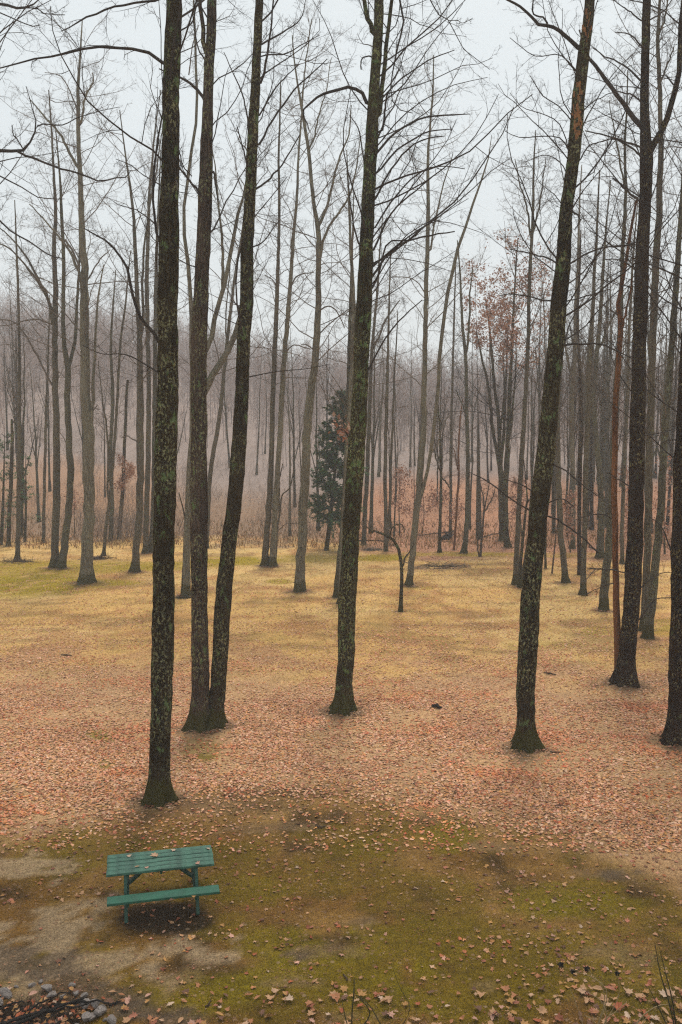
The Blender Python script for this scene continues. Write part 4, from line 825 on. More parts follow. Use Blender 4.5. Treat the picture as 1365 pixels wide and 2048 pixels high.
def build_tree(T, rng):
    base = T['base']; key = T['key']; big = T['big']; root_label = T['label']
    kind = 'sapling' if T['r3'][0] < .07 else 'tree'
    name = {'T1': 'dead_snag', 'T25p': 'broken_pole'}.get(key, 'bare_tree' if kind == 'tree' else 'sapling')
    root = empty(name, tuple(base), root_label, 'tree' if kind == 'tree' else 'sapling')
    P, r = T['P3'], T['r3']
    L = float(np.sum(np.linalg.norm(np.diff(np.array(P), axis=0), axis=1)))
    n = int(min(170, max(10, L / (.16 if big == 1 else .45 if kind == 'tree' else .2))))
    pp, rr = resample(P, r, n); PL = 9
    if big: pp[2:] += np.cumsum(rng.normal(0, .004, (n - 2, 3)), axis=0) * np.array([1, 1, 0])
    else: pp[2:] += rng.normal(0, rr[2:, None] * .10, (n - 2, 3))
    g = Geo()
    fl = (base[2], max(.30, rr[0] * 3.0), .55 if T['r3'][0] > .1 else .2, 5)
    T['pp'] = (pp, rr)
    tubes(g, pp[None], rr[None], 22 if big else (10 if kind == 'tree' else 6), lump=.09 if big else .07, flare=fl, rng=rng)
    Yt = lambda py: float(np.interp(-py, [-q[1] for q in T['path']], [p[1] for p in P])) if T['path'][0][1] > T['path'][-1][1] else P[0][1]
    secondary = []
    for pl in T['forks']:
        pl, _ = rooted(T['path'], pl); P3, r3 = px_path(pl, Yt(pl[0][1]), rng.uniform(-1, 1) * (.6 if big else 1.2), base)
        a, b_ = resample(P3, r3, 18); a[1:] += rng.normal(0, .22, (17, 3)) * b_[1:, None] + np.cumsum(rng.normal(0, .018, (17, 3)), axis=0)
        tubes(g, a[None], b_[None], 8, lump=.08, rng=rng); secondary.append((a, b_))
    if big:          # surface roots running out from the foot
        nr = 7; a0 = rng.uniform(0, 6.3); rp_ = np.zeros((nr, 5, 3)); rq = np.zeros((nr, 5))
        for i in range(nr):
            a_ = a0 + i * 6.283 / nr + rng.uniform(-.3, .3); ln = rr[0] * rng.uniform(.5, 1.25)
            for k in range(5):
                d_ = rr[0] * .75 + ln * k / 4; x_, y_ = base[0] + math.cos(a_ + .08 * k) * d_, base[1] + math.sin(a_ + .08 * k) * d_
                rp_[i, k] = (x_, y_, float(gz(x_, y_)) + rr[0] * (.40, .14, .02, -.06, -.16)[k] + .02); rq[i, k] = rr[0] * (.44, .30, .22, .15, .08)[k]
        tubes(g, rp_, rq, 7, lump=.1, rng=rng)
    trunk = link("trunk", g.mesh("trunk", True, base), TRUNK_BARK[T['bark']], root)
    # crown: traced limbs, then ever finer branching
    g = Geo(); S = L / 30.0
    limbs = []
    for pl in T['limbs']:
        pl, ok_ = rooted(T['path'], pl); P3, r3 = px_path(pl, Yt(pl[0][1]), rng.uniform(-1, 1) * (1.0 if big else .8) * ok_, base)
        a, b_ = resample(P3, np.array(r3) * .92, 14); a[1:] += rng.normal(0, .35, (13, 3)) * np.minimum(b_[1:, None], .05)
        limbs.append((a, b_))
    l1p, l1r = [], []
    if limbs:
        lp = np.array([q[0] for q in limbs]); lr = np.array([q[1] for q in limbs]); tubes(g, lp, lr, 6, lump=.1, rng=rng)
        l1p.append(np.array([resample(q[0], q[1], 9)[0] for q in limbs])); l1r.append(np.array([resample(q[0], q[1], 9)[1] for q in limbs]))
    if secondary:
        sp = np.array([resample(q[0], q[1], 9)[0] for q in secondary]); sr = np.array([resample(q[0], q[1], 9)[1] for q in secondary])
        a, b_ = grow(sp, sr, 9, .12, .98, .0 + 1, (28, 72), .05, .12, 9, rr=.006, minr=.006, rng=rng, abs_len=T['auto'][3] * .55)
        tubes(g, a, b_, 4, rng=rng); l1p += [a]; l1r += [b_]
    na, t0, t1, LL, bias = T['auto']; na = int(na * 1.5)
    tp, tr = resample(pp, rr, 40)
    if na:
        a, b_ = grow(tp[None], tr[None], na, t0, t1, 1.0, (35, 80), .07, .14, 9, rr=.0055 if kind == 'tree' else .008, minr=.006, rng=rng, bias=bias, abs_len=LL, fall=.35)
        tubes(g, a, b_, 5, rng=rng); l1p.append(a); l1r.append(b_)
    tips = np.zeros((0, 3))
    if l1p:
        A = np.concatenate(l1p); B = np.concatenate(l1r)
        m2, m3, m4 = (6, 5, 5) if kind == 'tree' else (4, 3, 0)
        c2, d2 = grow(A, B, m2, .10, .98, .40, (28, 75), .035, .2, 5, rr=.0075, minr=.006 if kind == 'tree' else .003, rng=rng)
        spikes(g, c2, d2)
        c3, d3 = grow(c2, d2, m3, .1, .98, .5, (25, 70), .04, .18, 3, rr=.006, minr=.0045 if big else .0062, rng=rng)
        spikes(g, c3, d3); tips = c3[:, -1]
        if m4:
            c4, d4 = grow(c3, d3, m4, .15, .98, .7, (25, 70), .04, .1, 2, rr=.006, minr=.0042 if big else .0058, rng=rng)
            spikes(g, c4, d4); tips = c4[:, -1]
    if g.n: link("crown", g.mesh("crown", True, base), M[T['tw']], root)
    if 'leaves' in T and len(tips):
        nL, (cx, cy), (rx, ry) = T['leaves']
        px, py = project(tips[:, 0], tips[:, 1], tips[:, 2])
        k = (((px - cx) / rx) ** 2 + ((py - cy) / ry) ** 2) < rng.uniform(.05, 1.7, len(px)) ** 1.3
        if k.sum() > 5:
            g = Geo(); leaf_cloud(g, nL, None, 0, 0, 0, 0, rng, tips[k] - base, (.06, .11) if big else (.05, .11))
            tag(link("leaves", g.mesh("leaves", False), M['hung'], root), kind='stuff')
    return root
rt = np.random.default_rng(101)
for T in FG:
    root = build_tree(T, rt)
    if T['key'] == 'E':      # loose orange bark high on the leaning trunk
        g = Geo(); n = 70
        for i in range(n):
            py = rt.uniform(185, 268) if i < 52 else rt.uniform(25, 75); ax_ = T['pp']
            pr_ = project(ax_[0][:, 0], ax_[0][:, 1], ax_[0][:, 2])[1]; j = int(np.argmin(np.abs(pr_ - py)))
            c0, r0 = ax_[0][j], ax_[1][j]; th = rt.normal(-1.75, .38); nrm = np.array([math.cos(th), math.sin(th), 0]); tn = np.array([-math.sin(th), math.cos(th), 0])
            w_, h_ = rt.uniform(.02, .06), rt.uniform(.05, .14); c1 = c0 + nrm * (r0 * .99) + [0, 0, rt.uniform(-.25, .25)] - T['base']
            g.box(c1, (.012, w_, h_), [nrm, tn, [0, 0, 1]])
        tag(link("loose_bark", g.mesh("loose_bark", False), M['orange'], root), kind='stuff')

# small rusty-leaved trees at the wood's edge
for (lab, (bx, by), nL, (cx, cy), (rx, ry)) in FAR_LEAF:
    base = on_ground(bx, by); Y0 = base[1]
    root = empty("rusty_leaved_tree", tuple(base), lab, "tree")
    top = at_plane(cx, cy - ry, Y0); base2 = base.copy(); base2[2] -= .1
    P, r = resample([base2, (base2 + top) / 2 + rt.normal(0, .1, 3), top], [max(.04, .012 * (top[2] - base[2])), .03, .012], 16)
    g = Geo(); tubes(g, P[None], r[None], 6, lump=.05, rng=rt); link("trunk", g.mesh("trunk", True, base), M['mid'], root)
    H = top[2] - base[2]; wd = rx / F * Y0
    t0 = np.clip(((cy + ry) - by) / ((cy - ry) - by), .1, .9)
    g = Geo(); a, b_ = grow(P[None], r[None], 22, t0, .98, 1, (45, 85), .05, .08, 8, rr=.008, minr=.006, rng=rt, abs_len=wd * 1.15, fall=.25)
    tubes(g, a, b_, 4, rng=rt); c2, d2 = grow(a, b_, 6, .2, .98, .4, (30, 65), .05, .1, 4, minr=.005, rng=rt); spikes(g, c2, d2)
    c3, d3 = grow(c2, d2, 3, .2, .98, .5, (30, 65), .05, .1, 2, minr=.004, rng=rt); spikes(g, c3, d3)
    link("crown", g.mesh("crown", True, base), M['twig'], root)
    g = Geo(); leaf_cloud(g, nL, None, 0, 0, 0, 0, rt, c3[:, -1] - base, (.05, .11)); tag(link("leaves", g.mesh("leaves", False), M['hung'], root), kind='stuff')

# ------------------------------------------------------------------ far bare trees at the edge of the wood (shared meshes)
def archetype(H, rb, rng, n1=16, crown0=.4, twigs=3, fork=False, tubes_low=False, spread=.16):
    k = 12 if not tubes_low else 6
    P = np.zeros((k, 3)); P[:, 2] = np.linspace(-.2, H, k); P[:, :2] = np.cumsum(rng.normal(0, .12, (k, 2)), axis=0) * np.linspace(0, 1, k)[:, None]
    r = rb * np.linspace(1, .12, k)
    g = Geo(); tubes(g, P[None], r[None], 7 if not tubes_low else 3, lump=.05, flare=(0, .5, .5, 4), rng=rng)
    s = []
    if fork:
        a, b_ = grow(P[None], r[None], 3, .25, .5, .55, (12, 24), .05, .03, 12, rng=rng); b_[:] = r[len(r) // 2 - 1] * .7 * np.linspace(1, .15, 12)
        tubes(g, a, b_, 6 if not tubes_low else 3, rng=rng); s = [(a, b_)]
    c = Geo()
    a, b_ = grow(P[None], r[None], n1, crown0, .98, 1, (25, 60), .07, .08, 8, rr=.009, minr=.008, rng=rng, abs_len=H * spread)
    if s:
        a2, b2 = grow(s[0][0], s[0][1], 6, .3, .98, 1, (25, 55), .07, .08, 8, rr=.009, minr=.008, rng=rng, abs_len=H * spread * .7); a = np.concatenate([a, a2]); b_ = np.concatenate([b_, b2])
    if tubes_low: spikes(c, a[:, ::3], b_[:, ::3])
    else: tubes(c, a, b_, 3, rng=rng)
    c2, d2 = grow(a, b_, 6 if not tubes_low else 4, .15, .98, .42, (28, 62), .05, .1, 4, rr=.008, minr=.007 if not tubes_low else .036, rng=rng)
    spikes(c, c2 if not tubes_low else c2[:, ::3], d2 if not tubes_low else d2[:, ::3] * 1.0)
    if twigs:
        c3, d3 = grow(c2, d2, twigs, .15, .98, .6, (28, 62), .06, .1, 2, minr=.007 if not tubes_low else .044, rng=rng); spikes(c, c3, d3)
    return g, c
ra = np.random.default_rng(33)
ARCH = []
for k in range(9):
    g, c = archetype([19, 22, 17, 20, 23, 15, 21, 18, 12][k], [.15, .19, .13, .16, .22, .11, .17, .14, .08][k], ra, n1=18, crown0=[.35, .4, .3][k % 3], fork=(k in (1, 4, 6)))
    gm_, cm_ = g.mesh("far_trunk"), c.mesh("far_crown")
    ARCH.append((gm_, cm_, k))
barks = [M['mid'], M['dark'], M['mid'], M['pale'], M['green'], M['dark'], M['warm'], M['mid'], M['mid']]
proto = []
for gm_, cm_, k in ARCH:
    gm_.materials.append(barks[k]); cm_.materials.append(M['twig'] if k not in (1, 5) else M['twig_dark'])
    proto.append((gm_, cm_))
def far_tree(pi, x, y, rz, sc, label, group):
    root = empty("woodland_tree", (x, y, float(gz(x, y))), label, "tree", group, rz); root.scale = (sc, sc, sc * ra.uniform(.9, 1.1))
    root.rotation_euler[0] = ra.normal(0, .02); root.rotation_euler[1] = ra.normal(0, .03)
    for nm, me in (("trunk", proto[pi][0]), ("crown", proto[pi][1])):
        o = bpy.data.objects.new(nm, me); COL.objects.link(o); o.parent = root
LMK = [(25, "the black snag"), (90, "the rusty slope's thin trunk"), (140, "the curved lichen-covered trunk"), (177, "the stout pale trunk"), (247, "the orange-leaved dark trunk"), (281, "the grey-lilac trunk"), (330, "the nearest dark trunk"),
       (398, "the upright joined trunk"), (475, "the leaning joined trunk"), (555, "the close pair of trunks"), (608, "the wide-forked pale trunk"), (660, "the cedar"), (710, "the olive-brown middle trunk"), (775, "the twig-footed grey trunk"), (835, "the whitish-green trunk"),
       (882, "the charred log's trunk"), (936, "the curving dark green trunk"), (967, "the bushy brown sapling"), (1008, "the fan of black stems"), (1040, "the trio of stems"), (1085, "the leaning dark trunk"), (1120, "the kinked trunk"), (1170, "the straight fawn trunk"),
       (1203, "the mossy bent trunk"), (1231, "the stripped stem"), (1273, "the dark forked trunk"), (1325, "the lichened leaning trunk"), (1362, "the huge right-edge trunk")]
ADJ = ["thin grey", "dark forked", "slender grey", "pale", "stout forked lichened", "thin blackish", "brownish forked", "straight grey", "small grey"]
spots = []
for i in range(420):
    px = ra.uniform(-60, 1430); yy = 66 + 44 * ra.uniform(0, 1) ** 1.15
    wgt = .20 if px < 720 else (.55 if px < 1060 else .95)
    if 950 < px < 1000 and ra.uniform() < .5: continue
    if ra.uniform() > wgt * .62: continue
    spots.append((px, yy, int(ra.integers(0, 9)), ra.uniform(.72, 1.0) * (.80 if px < 1060 else 1.02), ra.uniform(0, 6.3)))
seen = {}
for (px, yy, pi, sc, rz) in sorted(spots, key=lambda q: (q[1], q[0])):
    lx, ln_ = min(LMK, key=lambda q: abs(q[0] - px)); side = "left" if px < lx else "right"
    far_ = "front rank" if yy < 76 else ("second rank" if yy < 88 else "deep in mist")
    lab = "%s tree, %s, just %s of %s" % (ADJ[pi], far_, side, ln_)
    k_ = seen.get(lab, 0); seen[lab] = k_ + 1
    if k_: lab = "%s, %s" % (lab, ["the farther", "the third back", "the fourth back", "the fifth back"][min(k_, 4) - 1])
    x = (px - 682.5) / F * yy
    grp = "bare trees at the foot of the hill on the left" if px < 720 else ("bare trees in the rusty litter behind the lawn" if px < 1060 else "bare trees of the dense right-hand stand")
    far_tree(pi, x, yy, rz, sc, lab, grp)
print("far trees", len(spots))

# ------------------------------------------------------------------ the wooded hill (one mass)
rh = np.random.default_rng(55); LOW = []; rad_low = .085
for k in range(6):
    g, c = archetype([12, 11, 14, 10, 12, 13][k], .065, rh, n1=15, crown0=.10, twigs=3, tubes_low=True, spread=.34)
    Vt = np.concatenate(g.V); Vc = np.concatenate(c.V)
    LOW.append((Vt, np.concatenate(g.Q), Vc, np.concatenate(c.Q) if c.Q else np.zeros((0, 4), int), np.concatenate(c.T)))
NH = 3300
yh = 97 + 131 * rh.uniform(0, 1, NH) ** .62; xh = rh.uniform(-1.12, 1.12, NH) * yh * .38
ng = bpy.data.node_groups.new("scatter_woods", 'GeometryNodeTree')
ng.interface.new_socket(name="Geometry", in_out='INPUT', socket_type='NodeSocketGeometry')
ng.interface.new_socket(name="Geometry", in_out='OUTPUT', socket_type='NodeSocketGeometry')
gi = ng.nodes.new("NodeGroupInput"); go = ng.nodes.new("NodeGroupOutput")
g2i = ng.nodes.new("GeometryNodeGeometryToInstance")
protos = []
for k in range(6):
    Vt, Qt, Vc, Qc, Tc = LOW[k]; G1 = Geo(); tone = (1.0, .9, 1.1, .95, 1.05, 1.0)[k]
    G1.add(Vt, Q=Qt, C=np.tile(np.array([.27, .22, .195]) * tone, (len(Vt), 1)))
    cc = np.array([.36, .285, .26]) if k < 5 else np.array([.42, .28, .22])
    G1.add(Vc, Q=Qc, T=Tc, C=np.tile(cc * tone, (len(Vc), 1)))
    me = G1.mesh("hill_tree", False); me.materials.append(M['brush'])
    po = bpy.data.objects.new("hill_tree", me); protos.append(po)     # source shapes, not placed in the scene
    oi = ng.nodes.new("GeometryNodeObjectInfo"); oi.inputs[0].default_value = po; oi.inputs["As Instance"].default_value = True
    ng.links.new(oi.outputs["Geometry"], g2i.inputs[0])
iop = ng.nodes.new("GeometryNodeInstanceOnPoints"); iop.inputs["Pick Instance"].default_value = True
def attr(nm, ty):
    a = ng.nodes.new("GeometryNodeInputNamedAttribute"); a.data_type = ty; a.inputs["Name"].default_value = nm; return a.outputs["Attribute"]
join = ng.nodes.new("GeometryNodeJoinGeometry")
for n_ in [q for q in ng.nodes if q.bl_idname == "GeometryNodeObjectInfo"]: ng.links.new(n_.outputs["Geometry"], join.inputs[0])
ng.nodes.remove(g2i)
ng.links.new(gi.outputs[0], iop.inputs["Points"]); ng.links.new(join.outputs[0], iop.inputs["Instance"])
ng.links.new(attr("pick", 'INT'), iop.inputs["Instance Index"]); ng.links.new(attr("turn", 'FLOAT_VECTOR'), iop.inputs["Rotation"]); ng.links.new(attr("size", 'FLOAT'), iop.inputs["Scale"])
ng.links.new(iop.outputs[0], go.inputs[0])
hm = bpy.data.meshes.new("hill_woods"); hm.vertices.add(NH); hm.vertices.foreach_set("co", np.stack([xh, yh, gz(xh, yh)], -1).astype(np.float32).ravel())
a_ = hm.attributes.new("pick", 'INT', 'POINT'); pk = rh.integers(0, 5, NH); pk[rh.uniform(0, 1, NH) < .07] = 5; a_.data.foreach_set("value", pk.astype(np.int32))
a_ = hm.attributes.new("turn", 'FLOAT_VECTOR', 'POINT'); tv = np.zeros((NH, 3), np.float32); tv[:, 2] = rh.uniform(0, 6.3, NH); tv[:, :2] = rh.normal(0, .04, (NH, 2)); a_.data.foreach_set("vector", tv.ravel())
a_ = hm.attributes.new("size", 'FLOAT', 'POINT'); a_.data.foreach_set("value", rh.uniform(.55, .88, NH).astype(np.float32))
hm.materials.append(M['brush'])
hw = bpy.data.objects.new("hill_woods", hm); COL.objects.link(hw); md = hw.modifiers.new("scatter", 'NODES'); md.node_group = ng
tag(hw, "mass of leafless trees covering the misty hill behind the lawn", "woods", kind='stuff')

# ------------------------------------------------------------------ undergrowth at the wood's edge
g = Geo(); NU = 13000
yu = 63.5 + 34 * rh.uniform(0, 1, NU) ** 1.2; pxu = rh.uniform(-80, 1450, NU); xu = (pxu - 682.5) / F * yu
clump = fbm(xu * .35, yu * .22, 71, 3)
edge = 62 + 11 * fbm(xu * .12, yu * 0 + 3, 75, 3)
den = np.where(pxu < 620, .70, .26) * sst(.42, .60, clump) * (yu > edge + 1.0)
den = np.where((pxu > 150) & (pxu < 330) & (yu < 75), 1.0, den)
k = rh.uniform(0, 1, NU) < den
xu, yu, pxu = xu[k], yu[k], pxu[k]; zu = gz(xu, yu); n = len(xu)
hu = rh.uniform(.4, 1.0, n) * (.6 + 3.2 * sst(.35, .75, fbm(xu * .5, yu * .4, 201, 3))) * np.where(pxu < 640, 1.05, .8); P = np.zeros((n, 4, 3))
P[:, 0] = np.stack([xu, yu, zu - .05], -1); d = rh.normal(0, .22, (n, 3)); d[:, 2] = 1
for k_ in range(1, 4):
    d = d + rh.normal(0, .16, (n, 3)); P[:, k_] = P[:, k_ - 1] + d * (hu / 3)[:, None]
rad = np.tile(rh.uniform(.006, .014, (n, 1)), (1, 4))
n0 = g.n; spikes(g, P, rad); c2, d2 = grow(P, rad, 4, .2, .95, .45, (25, 60), .05, .1, 2, minr=.006, rng=rh); spikes(g, c2, d2)
pal = np.array([(.17, .13, .105), (.22, .165, .13), (.13, .10, .085), (.25, .165, .12)])
tot = g.n; g.C.append(pal[rh.integers(0, 4, tot // 1)] if False else np.repeat(pal[rh.integers(0, 4, tot // 10 + 1)], 10, 0)[:tot])
# dry orange grass and low leaves along the edge
m_ = 5200; pe = rh.uniform(-80, 1450, m_); ye = 60.5 + 13 * rh.uniform(0, 1, m_) ** .9; xe = (pe - 682.5) / F * ye; ze = gz(xe, ye)
hh = rh.uniform(.12, .5, m_); aa = rh.uniform(0, 6.3, m_)
V = np.stack([np.stack([xe - .03, ye, ze], -1), np.stack([xe + .03, ye, ze], -1), np.stack([xe + np.cos(aa) * .15, ye + np.sin(aa) * .15, ze + hh], -1)], 1)
pal2 = np.array([(.36, .21, .08), (.30, .15, .07), (.27, .18, .07)])
g.add(V.reshape(-1, 3), T=np.arange(m_ * 3).reshape(-1, 3), C=np.repeat(pal2[rh.integers(0, 3, m_)], 3, 0))
tag(link("undergrowth", g.mesh("undergrowth", False), M['brush']), "tangle of leafless brush along the far edge of the lawn", "undergrowth", kind='stuff')

# brush piles round a few feet
def twig_heap(name, label, cat, px, py, w, h, n, mat, rng):
    b = on_ground(px, py); W_ = w / F * b[1] / 2; g = Geo()
    P = np.zeros((n, 4, 3)); P[:, 0] = b + rng.normal(0, 1, (n, 3)) * [W_ * .5, W_ * .3, .02]; P[:, 0, 2] = gz(P[:, 0, 0], P[:, 0, 1])
    d = rng.normal(0, 1, (n, 3)) * [1, .6, .3] + [0, 0, .45]; d /= np.linalg.norm(d, axis=1, keepdims=True)
    ln = rng.uniform(.3, 1, n) * W_
    for k in range(1, 4):
        d = d + rng.normal(0, .2, (n, 3)); d[:, 2] -= .18; P[:, k] = P[:, k - 1] + d * (ln / 3)[:, None]
    P[:, :, 2] = np.maximum(P[:, :, 2], gz(P[:, :, 0], P[:, :, 1]) + .02)
    spikes(g, P, np.full((n, 4), .016)); o = link(name, g.mesh(name, False, b), mat, None, tuple(b)); return tag(o, label, cat)
twig_heap("brush_pile", "low ring of dead twigs round the slim grey trunk near the left edge", "brush pile", 35, 1124, 60, 10, 90, M['stick'], rh)
twig_heap("brush_pile", "reddish heap of brush at the foot of the thin right-leaning trunk", "brush pile", 198, 1118, 52, 30, 130, M['stick'], rh)
twig_heap("brush_pile", "scatter of grey twigs on the old ash patch in the far lawn", "brush pile", 885, 1134, 90, 4, 60, M['stick'], rh)
twig_heap("brush_pile", "pale tangled brush behind the tip of the arched sapling", "brush pile", 745, 1100, 46, 40, 110, M['twig_pale'], rh)
twig_heap("brush_pile", "grassy clump of twigs at the mossy foot of the pale forked trunk", "brush pile", 372, 1196, 34, 10, 90, M['stem'], rh)

# ------------------------------------------------------------------ evergreens
def evergreen(label, bx, by, tx, ty, wpx, lowpy, n1, rng, dens=1.0, side=1.0):
    base = on_ground(bx, by); Y0 = base[1]; top = at_plane(tx, ty, Y0)
    root = empty("evergreen_tree", tuple(base), label, "evergreen")
    b2 = base.copy(); b2[2] -= .1; H = top[2] - base[2]
    P, r = resample([b2, b2 * .6 + top * .4 + np.array([.05, 0, 0]), top], [.012 * H + .04, .008 * H + .03, .015], 24)
    g = Geo(); tubes(g, P[None], r[None], 8, lump=.06, rng=rng); link("trunk", g.mesh("trunk", True, base), M['dark'], root)
    t0 = (lowpy - by) / (ty - by); wd = wpx / F * Y0 / 2
    g = Geo(); a, b_ = grow(P[None], r[None], n1, t0, .99, 1, (62, 98), .05, .05, 7, rr=.008, minr=.007, rng=rng, abs_len=wd * 1.25, fall=.72)
    tubes(g, a, b_, 4, rng=rng); c2, d2 = grow(a, b_, 8, .1, .98, .45, (30, 65), .0, .08, 4, minr=.004, rng=rng); spikes(g, c2, d2)
    link("branches", g.mesh("branches", False, base), M['twig_dark'], root)
    # needle sprays: many flat little sprigs along the fine branches
    g = Geo(); m = int(30 * dens); t = rng.uniform(0, 1, (len(c2), m, 1)); j = np.clip((t * 3).astype(int), 0, 2)
    f = t * 3 - j; ar = np.arange(len(c2))[:, None]
    j = j[..., 0]; Q0 = c2[ar, j] * (1 - f) + c2[ar, j + 1] * f; Q0 = Q0.reshape(-1, 3); n = len(Q0)
    dd = (c2[:, -1] - c2[:, 0]); dd /= np.linalg.norm(dd, axis=1, keepdims=True) + 1e-9; dd = np.repeat(dd, m, 0) * .6 + rng.normal(0, .55, (n, 3)); dd[:, 2] *= .55; dd[:, 2] -= .1
    s = rng.uniform(.12, .25, (n, 1)); wv = np.cross(dd, [0, 0, 1]); wv /= np.linalg.norm(wv, axis=1, keepdims=True) + 1e-9
    V = np.stack([Q0, Q0 + dd * s * .5 + wv * s * .22, Q0 + dd * s, Q0 + dd * s * .5 - wv * s * .22 + np.array([0, 0, .02])], 1)
    g.add((V - base).reshape(-1, 3), Q=np.arange(n * 4).reshape(-1, 4))
    tag(link("needles", g.mesh("needles", False), M['needle'], root), kind='stuff')
re_ = np.random.default_rng(77)
evergreen("dark green cedar leaning slightly, the only full evergreen, behind the centre of the lawn", 653, 1101, 684, 788, 122, 1050, 125, re_, 1.5)
evergreen("thin green hemlock with wispy boughs against the left edge", 2, 1090, 10, 868, 90, 1050, 22, re_, .3)
evergreen("small wispy evergreen sapling behind the slim grey trunk near the left edge", 50, 1084, 52, 905, 56, 1045, 14, re_, .25)

# ------------------------------------------------------------------ charred log and fallen branches
b = on_ground(890, 1083); rr_ = np.random.default_rng(9)
root = empty("charred_log", tuple(b), "black charred log with a lumpy root end lying beside the slim dark trunk", "log")
g = Geo(); s = b[1] / F
P = np.array([[-13 * s, 0, .12], [-6 * s, .05, .20], [2 * s, .1, .28], [8 * s, .1, .32], [13 * s, .12, .33]]); P, r = resample(P, [.10, .13, .19, .24, .12], 14)
tubes(g, P[None], r[None], 10, lump=.22, rng=rr_); link("log", g.mesh("log", True), M['char'], root)
g = Geo(); n = 16; Pk = np.zeros((n, 4, 3)); Pk[:, 0] = [9 * s, .1, .36]; d = rr_.normal(0, 1, (n, 3)) + [.2, 0, .7]; d /= np.linalg.norm(d, axis=1, keepdims=True)
for k in range(1, 4): d = d + rr_.normal(0, .3, (n, 3)); Pk[:, k] = Pk[:, k - 1] + d * .11
tubes(g, Pk, np.tile([.09, .07, .05, .02], (n, 1)), 5, lump=.1, rng=rr_); link("root_plate", g.mesh("root_plate", True), M['char'], root)
def fallen_branch(label, pts, mat, n2=6, name="fallen_branch", cat="branch"):
    b = on_ground(*pts[0][:2]); P = []; r = []
    for (px, py, w) in pts:
        q = on_ground(px, py); P.append(q + [0, 0, w / 2 / F * q[1] + .01]); r.append(w / 2 / F * q[1])
    P, r = resample(P, r, 14); P = P + rr_.normal(0, 1, P.shape) * (np.array(r)[:, None] * .5) * [1, 1, .5]
    P[:, 2] = np.maximum(P[:, 2], gz(P[:, 0], P[:, 1]) + r * .5)
    g = Geo(); tubes(g, P[None], r[None], 6, lump=.12, rng=rr_)
    if n2:
        a, c_ = grow(P[None], r[None], n2, .2, .95, .3, (30, 70), .0, .15, 5, minr=.004, rng=rr_); a[:, :, 2] = np.maximum(a[:, :, 2], gz(a[:, :, 0], a[:, :, 1]) + .01); tubes(g, a, c_, 4, rng=rr_)
    return tag(link(name, g.mesh(name, True, b), mat, None, tuple(b)), label, cat)
fallen_branch("long thin fallen trunk lying in the litter behind the charred log", [(838, 1072, 1.5), (870, 1068, 2), (893, 1066, 2.4), (911, 1063, 3)], M['stick'])
fallen_branch("dark fallen branch lying on the rusty slope right of the arched sapling", [(700, 1085, 3), (740, 1082, 2.6), (775, 1084, 2)], M['char'])
fallen_branch("dark fallen limb on the ground behind the fan-shaped black trunk", [(965, 1076, 3), (985, 1070, 2.4), (1000, 1068, 1.6)], M['stick'])
fallen_branch("short dark twig alone on the lawn at far left", [(123, 1311, 2.2), (133, 1312, 2.8), (143, 1313, 2)], M['stick'], 2)
fallen_branch("knobbly dark stub of wood on the leaves right of the olive-brown trunk", [(866, 1416, 5), (874, 1417, 8), (884, 1419, 4)], M['char'], 5)
fallen_branch("small dark branch in the leaves between the leaning and forked dark trunks", [(1088, 1347, 2), (1100, 1350, 4), (1112, 1351, 2)], M['stick'], 4)
fallen_branch("curled dead twig on the brown grass above the moss, centre", [(632, 1655, 3), (642, 1657, 4), (652, 1654, 2)], M['stick'], 3)
fallen_branch("thin twig on the bark-strewn soil right of the leaning trunk's foot", [(1085, 1500, 2), (1105, 1506, 3), (1125, 1507, 2)], M['stick'], 2)
fallen_branch("short black stick lying beside the stone ring", [(218, 2016, 4), (232, 2010, 5), (244, 2005, 3)], M['char'], 0)
fallen_branch("small dark twig standing out on the moss near the bottom, left of centre", [(412, 2018, 3), (418, 2012, 3.4), (422, 2004, 2)], M['stick'], 2)
fallen_branch("crooked dark twig on the moss, left of the upright dark stem", [(687, 1953, 3), (692, 1960, 3.6), (695, 1966, 3)], M['stick'], 1)

# ------------------------------------------------------------------ picnic table
def hit_plane(px, py, z):
    d = ray(px, py); t = (z - CH) / d[2]; p = d * t; p[2] = z; return p
zg = float(gz(-3.4, 14.6)); TZ = .76
c4 = [hit_plane(px, py, zg + TZ) for px, py in [(212.4, 1708), (421, 1692.7), (431.3, 1728.8), (217, 1748)]]
ctr = np.mean(c4, axis=0); e = (c4[1] + c4[2] - c4[0] - c4[3]); ang = math.atan2(e[1], e[0]) + math.radians(3)
print("table", ctr, math.degrees(ang))
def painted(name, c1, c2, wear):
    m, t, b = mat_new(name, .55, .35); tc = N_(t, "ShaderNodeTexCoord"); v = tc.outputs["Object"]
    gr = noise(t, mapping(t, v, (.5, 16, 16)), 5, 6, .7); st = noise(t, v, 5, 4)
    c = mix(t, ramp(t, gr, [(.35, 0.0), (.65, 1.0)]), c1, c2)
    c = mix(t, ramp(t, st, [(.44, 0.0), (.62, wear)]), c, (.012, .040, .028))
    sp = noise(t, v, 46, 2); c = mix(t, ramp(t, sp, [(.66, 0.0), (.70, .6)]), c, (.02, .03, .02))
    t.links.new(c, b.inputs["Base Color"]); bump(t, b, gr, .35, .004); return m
P_top = painted("weathered_green_paint", (.026, .105, .070), (.075, .180, .124), .65)
P_bench = painted("green_paint_bench", (.012, .090, .052), (.028, .135, .085), .35)
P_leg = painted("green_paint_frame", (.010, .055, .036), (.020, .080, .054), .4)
table = empty("picnic_table", (ctr[0], ctr[1], zg), "weathered green wooden picnic table with attached benches, a few dead leaves on top", "picnic table", rot=ang)
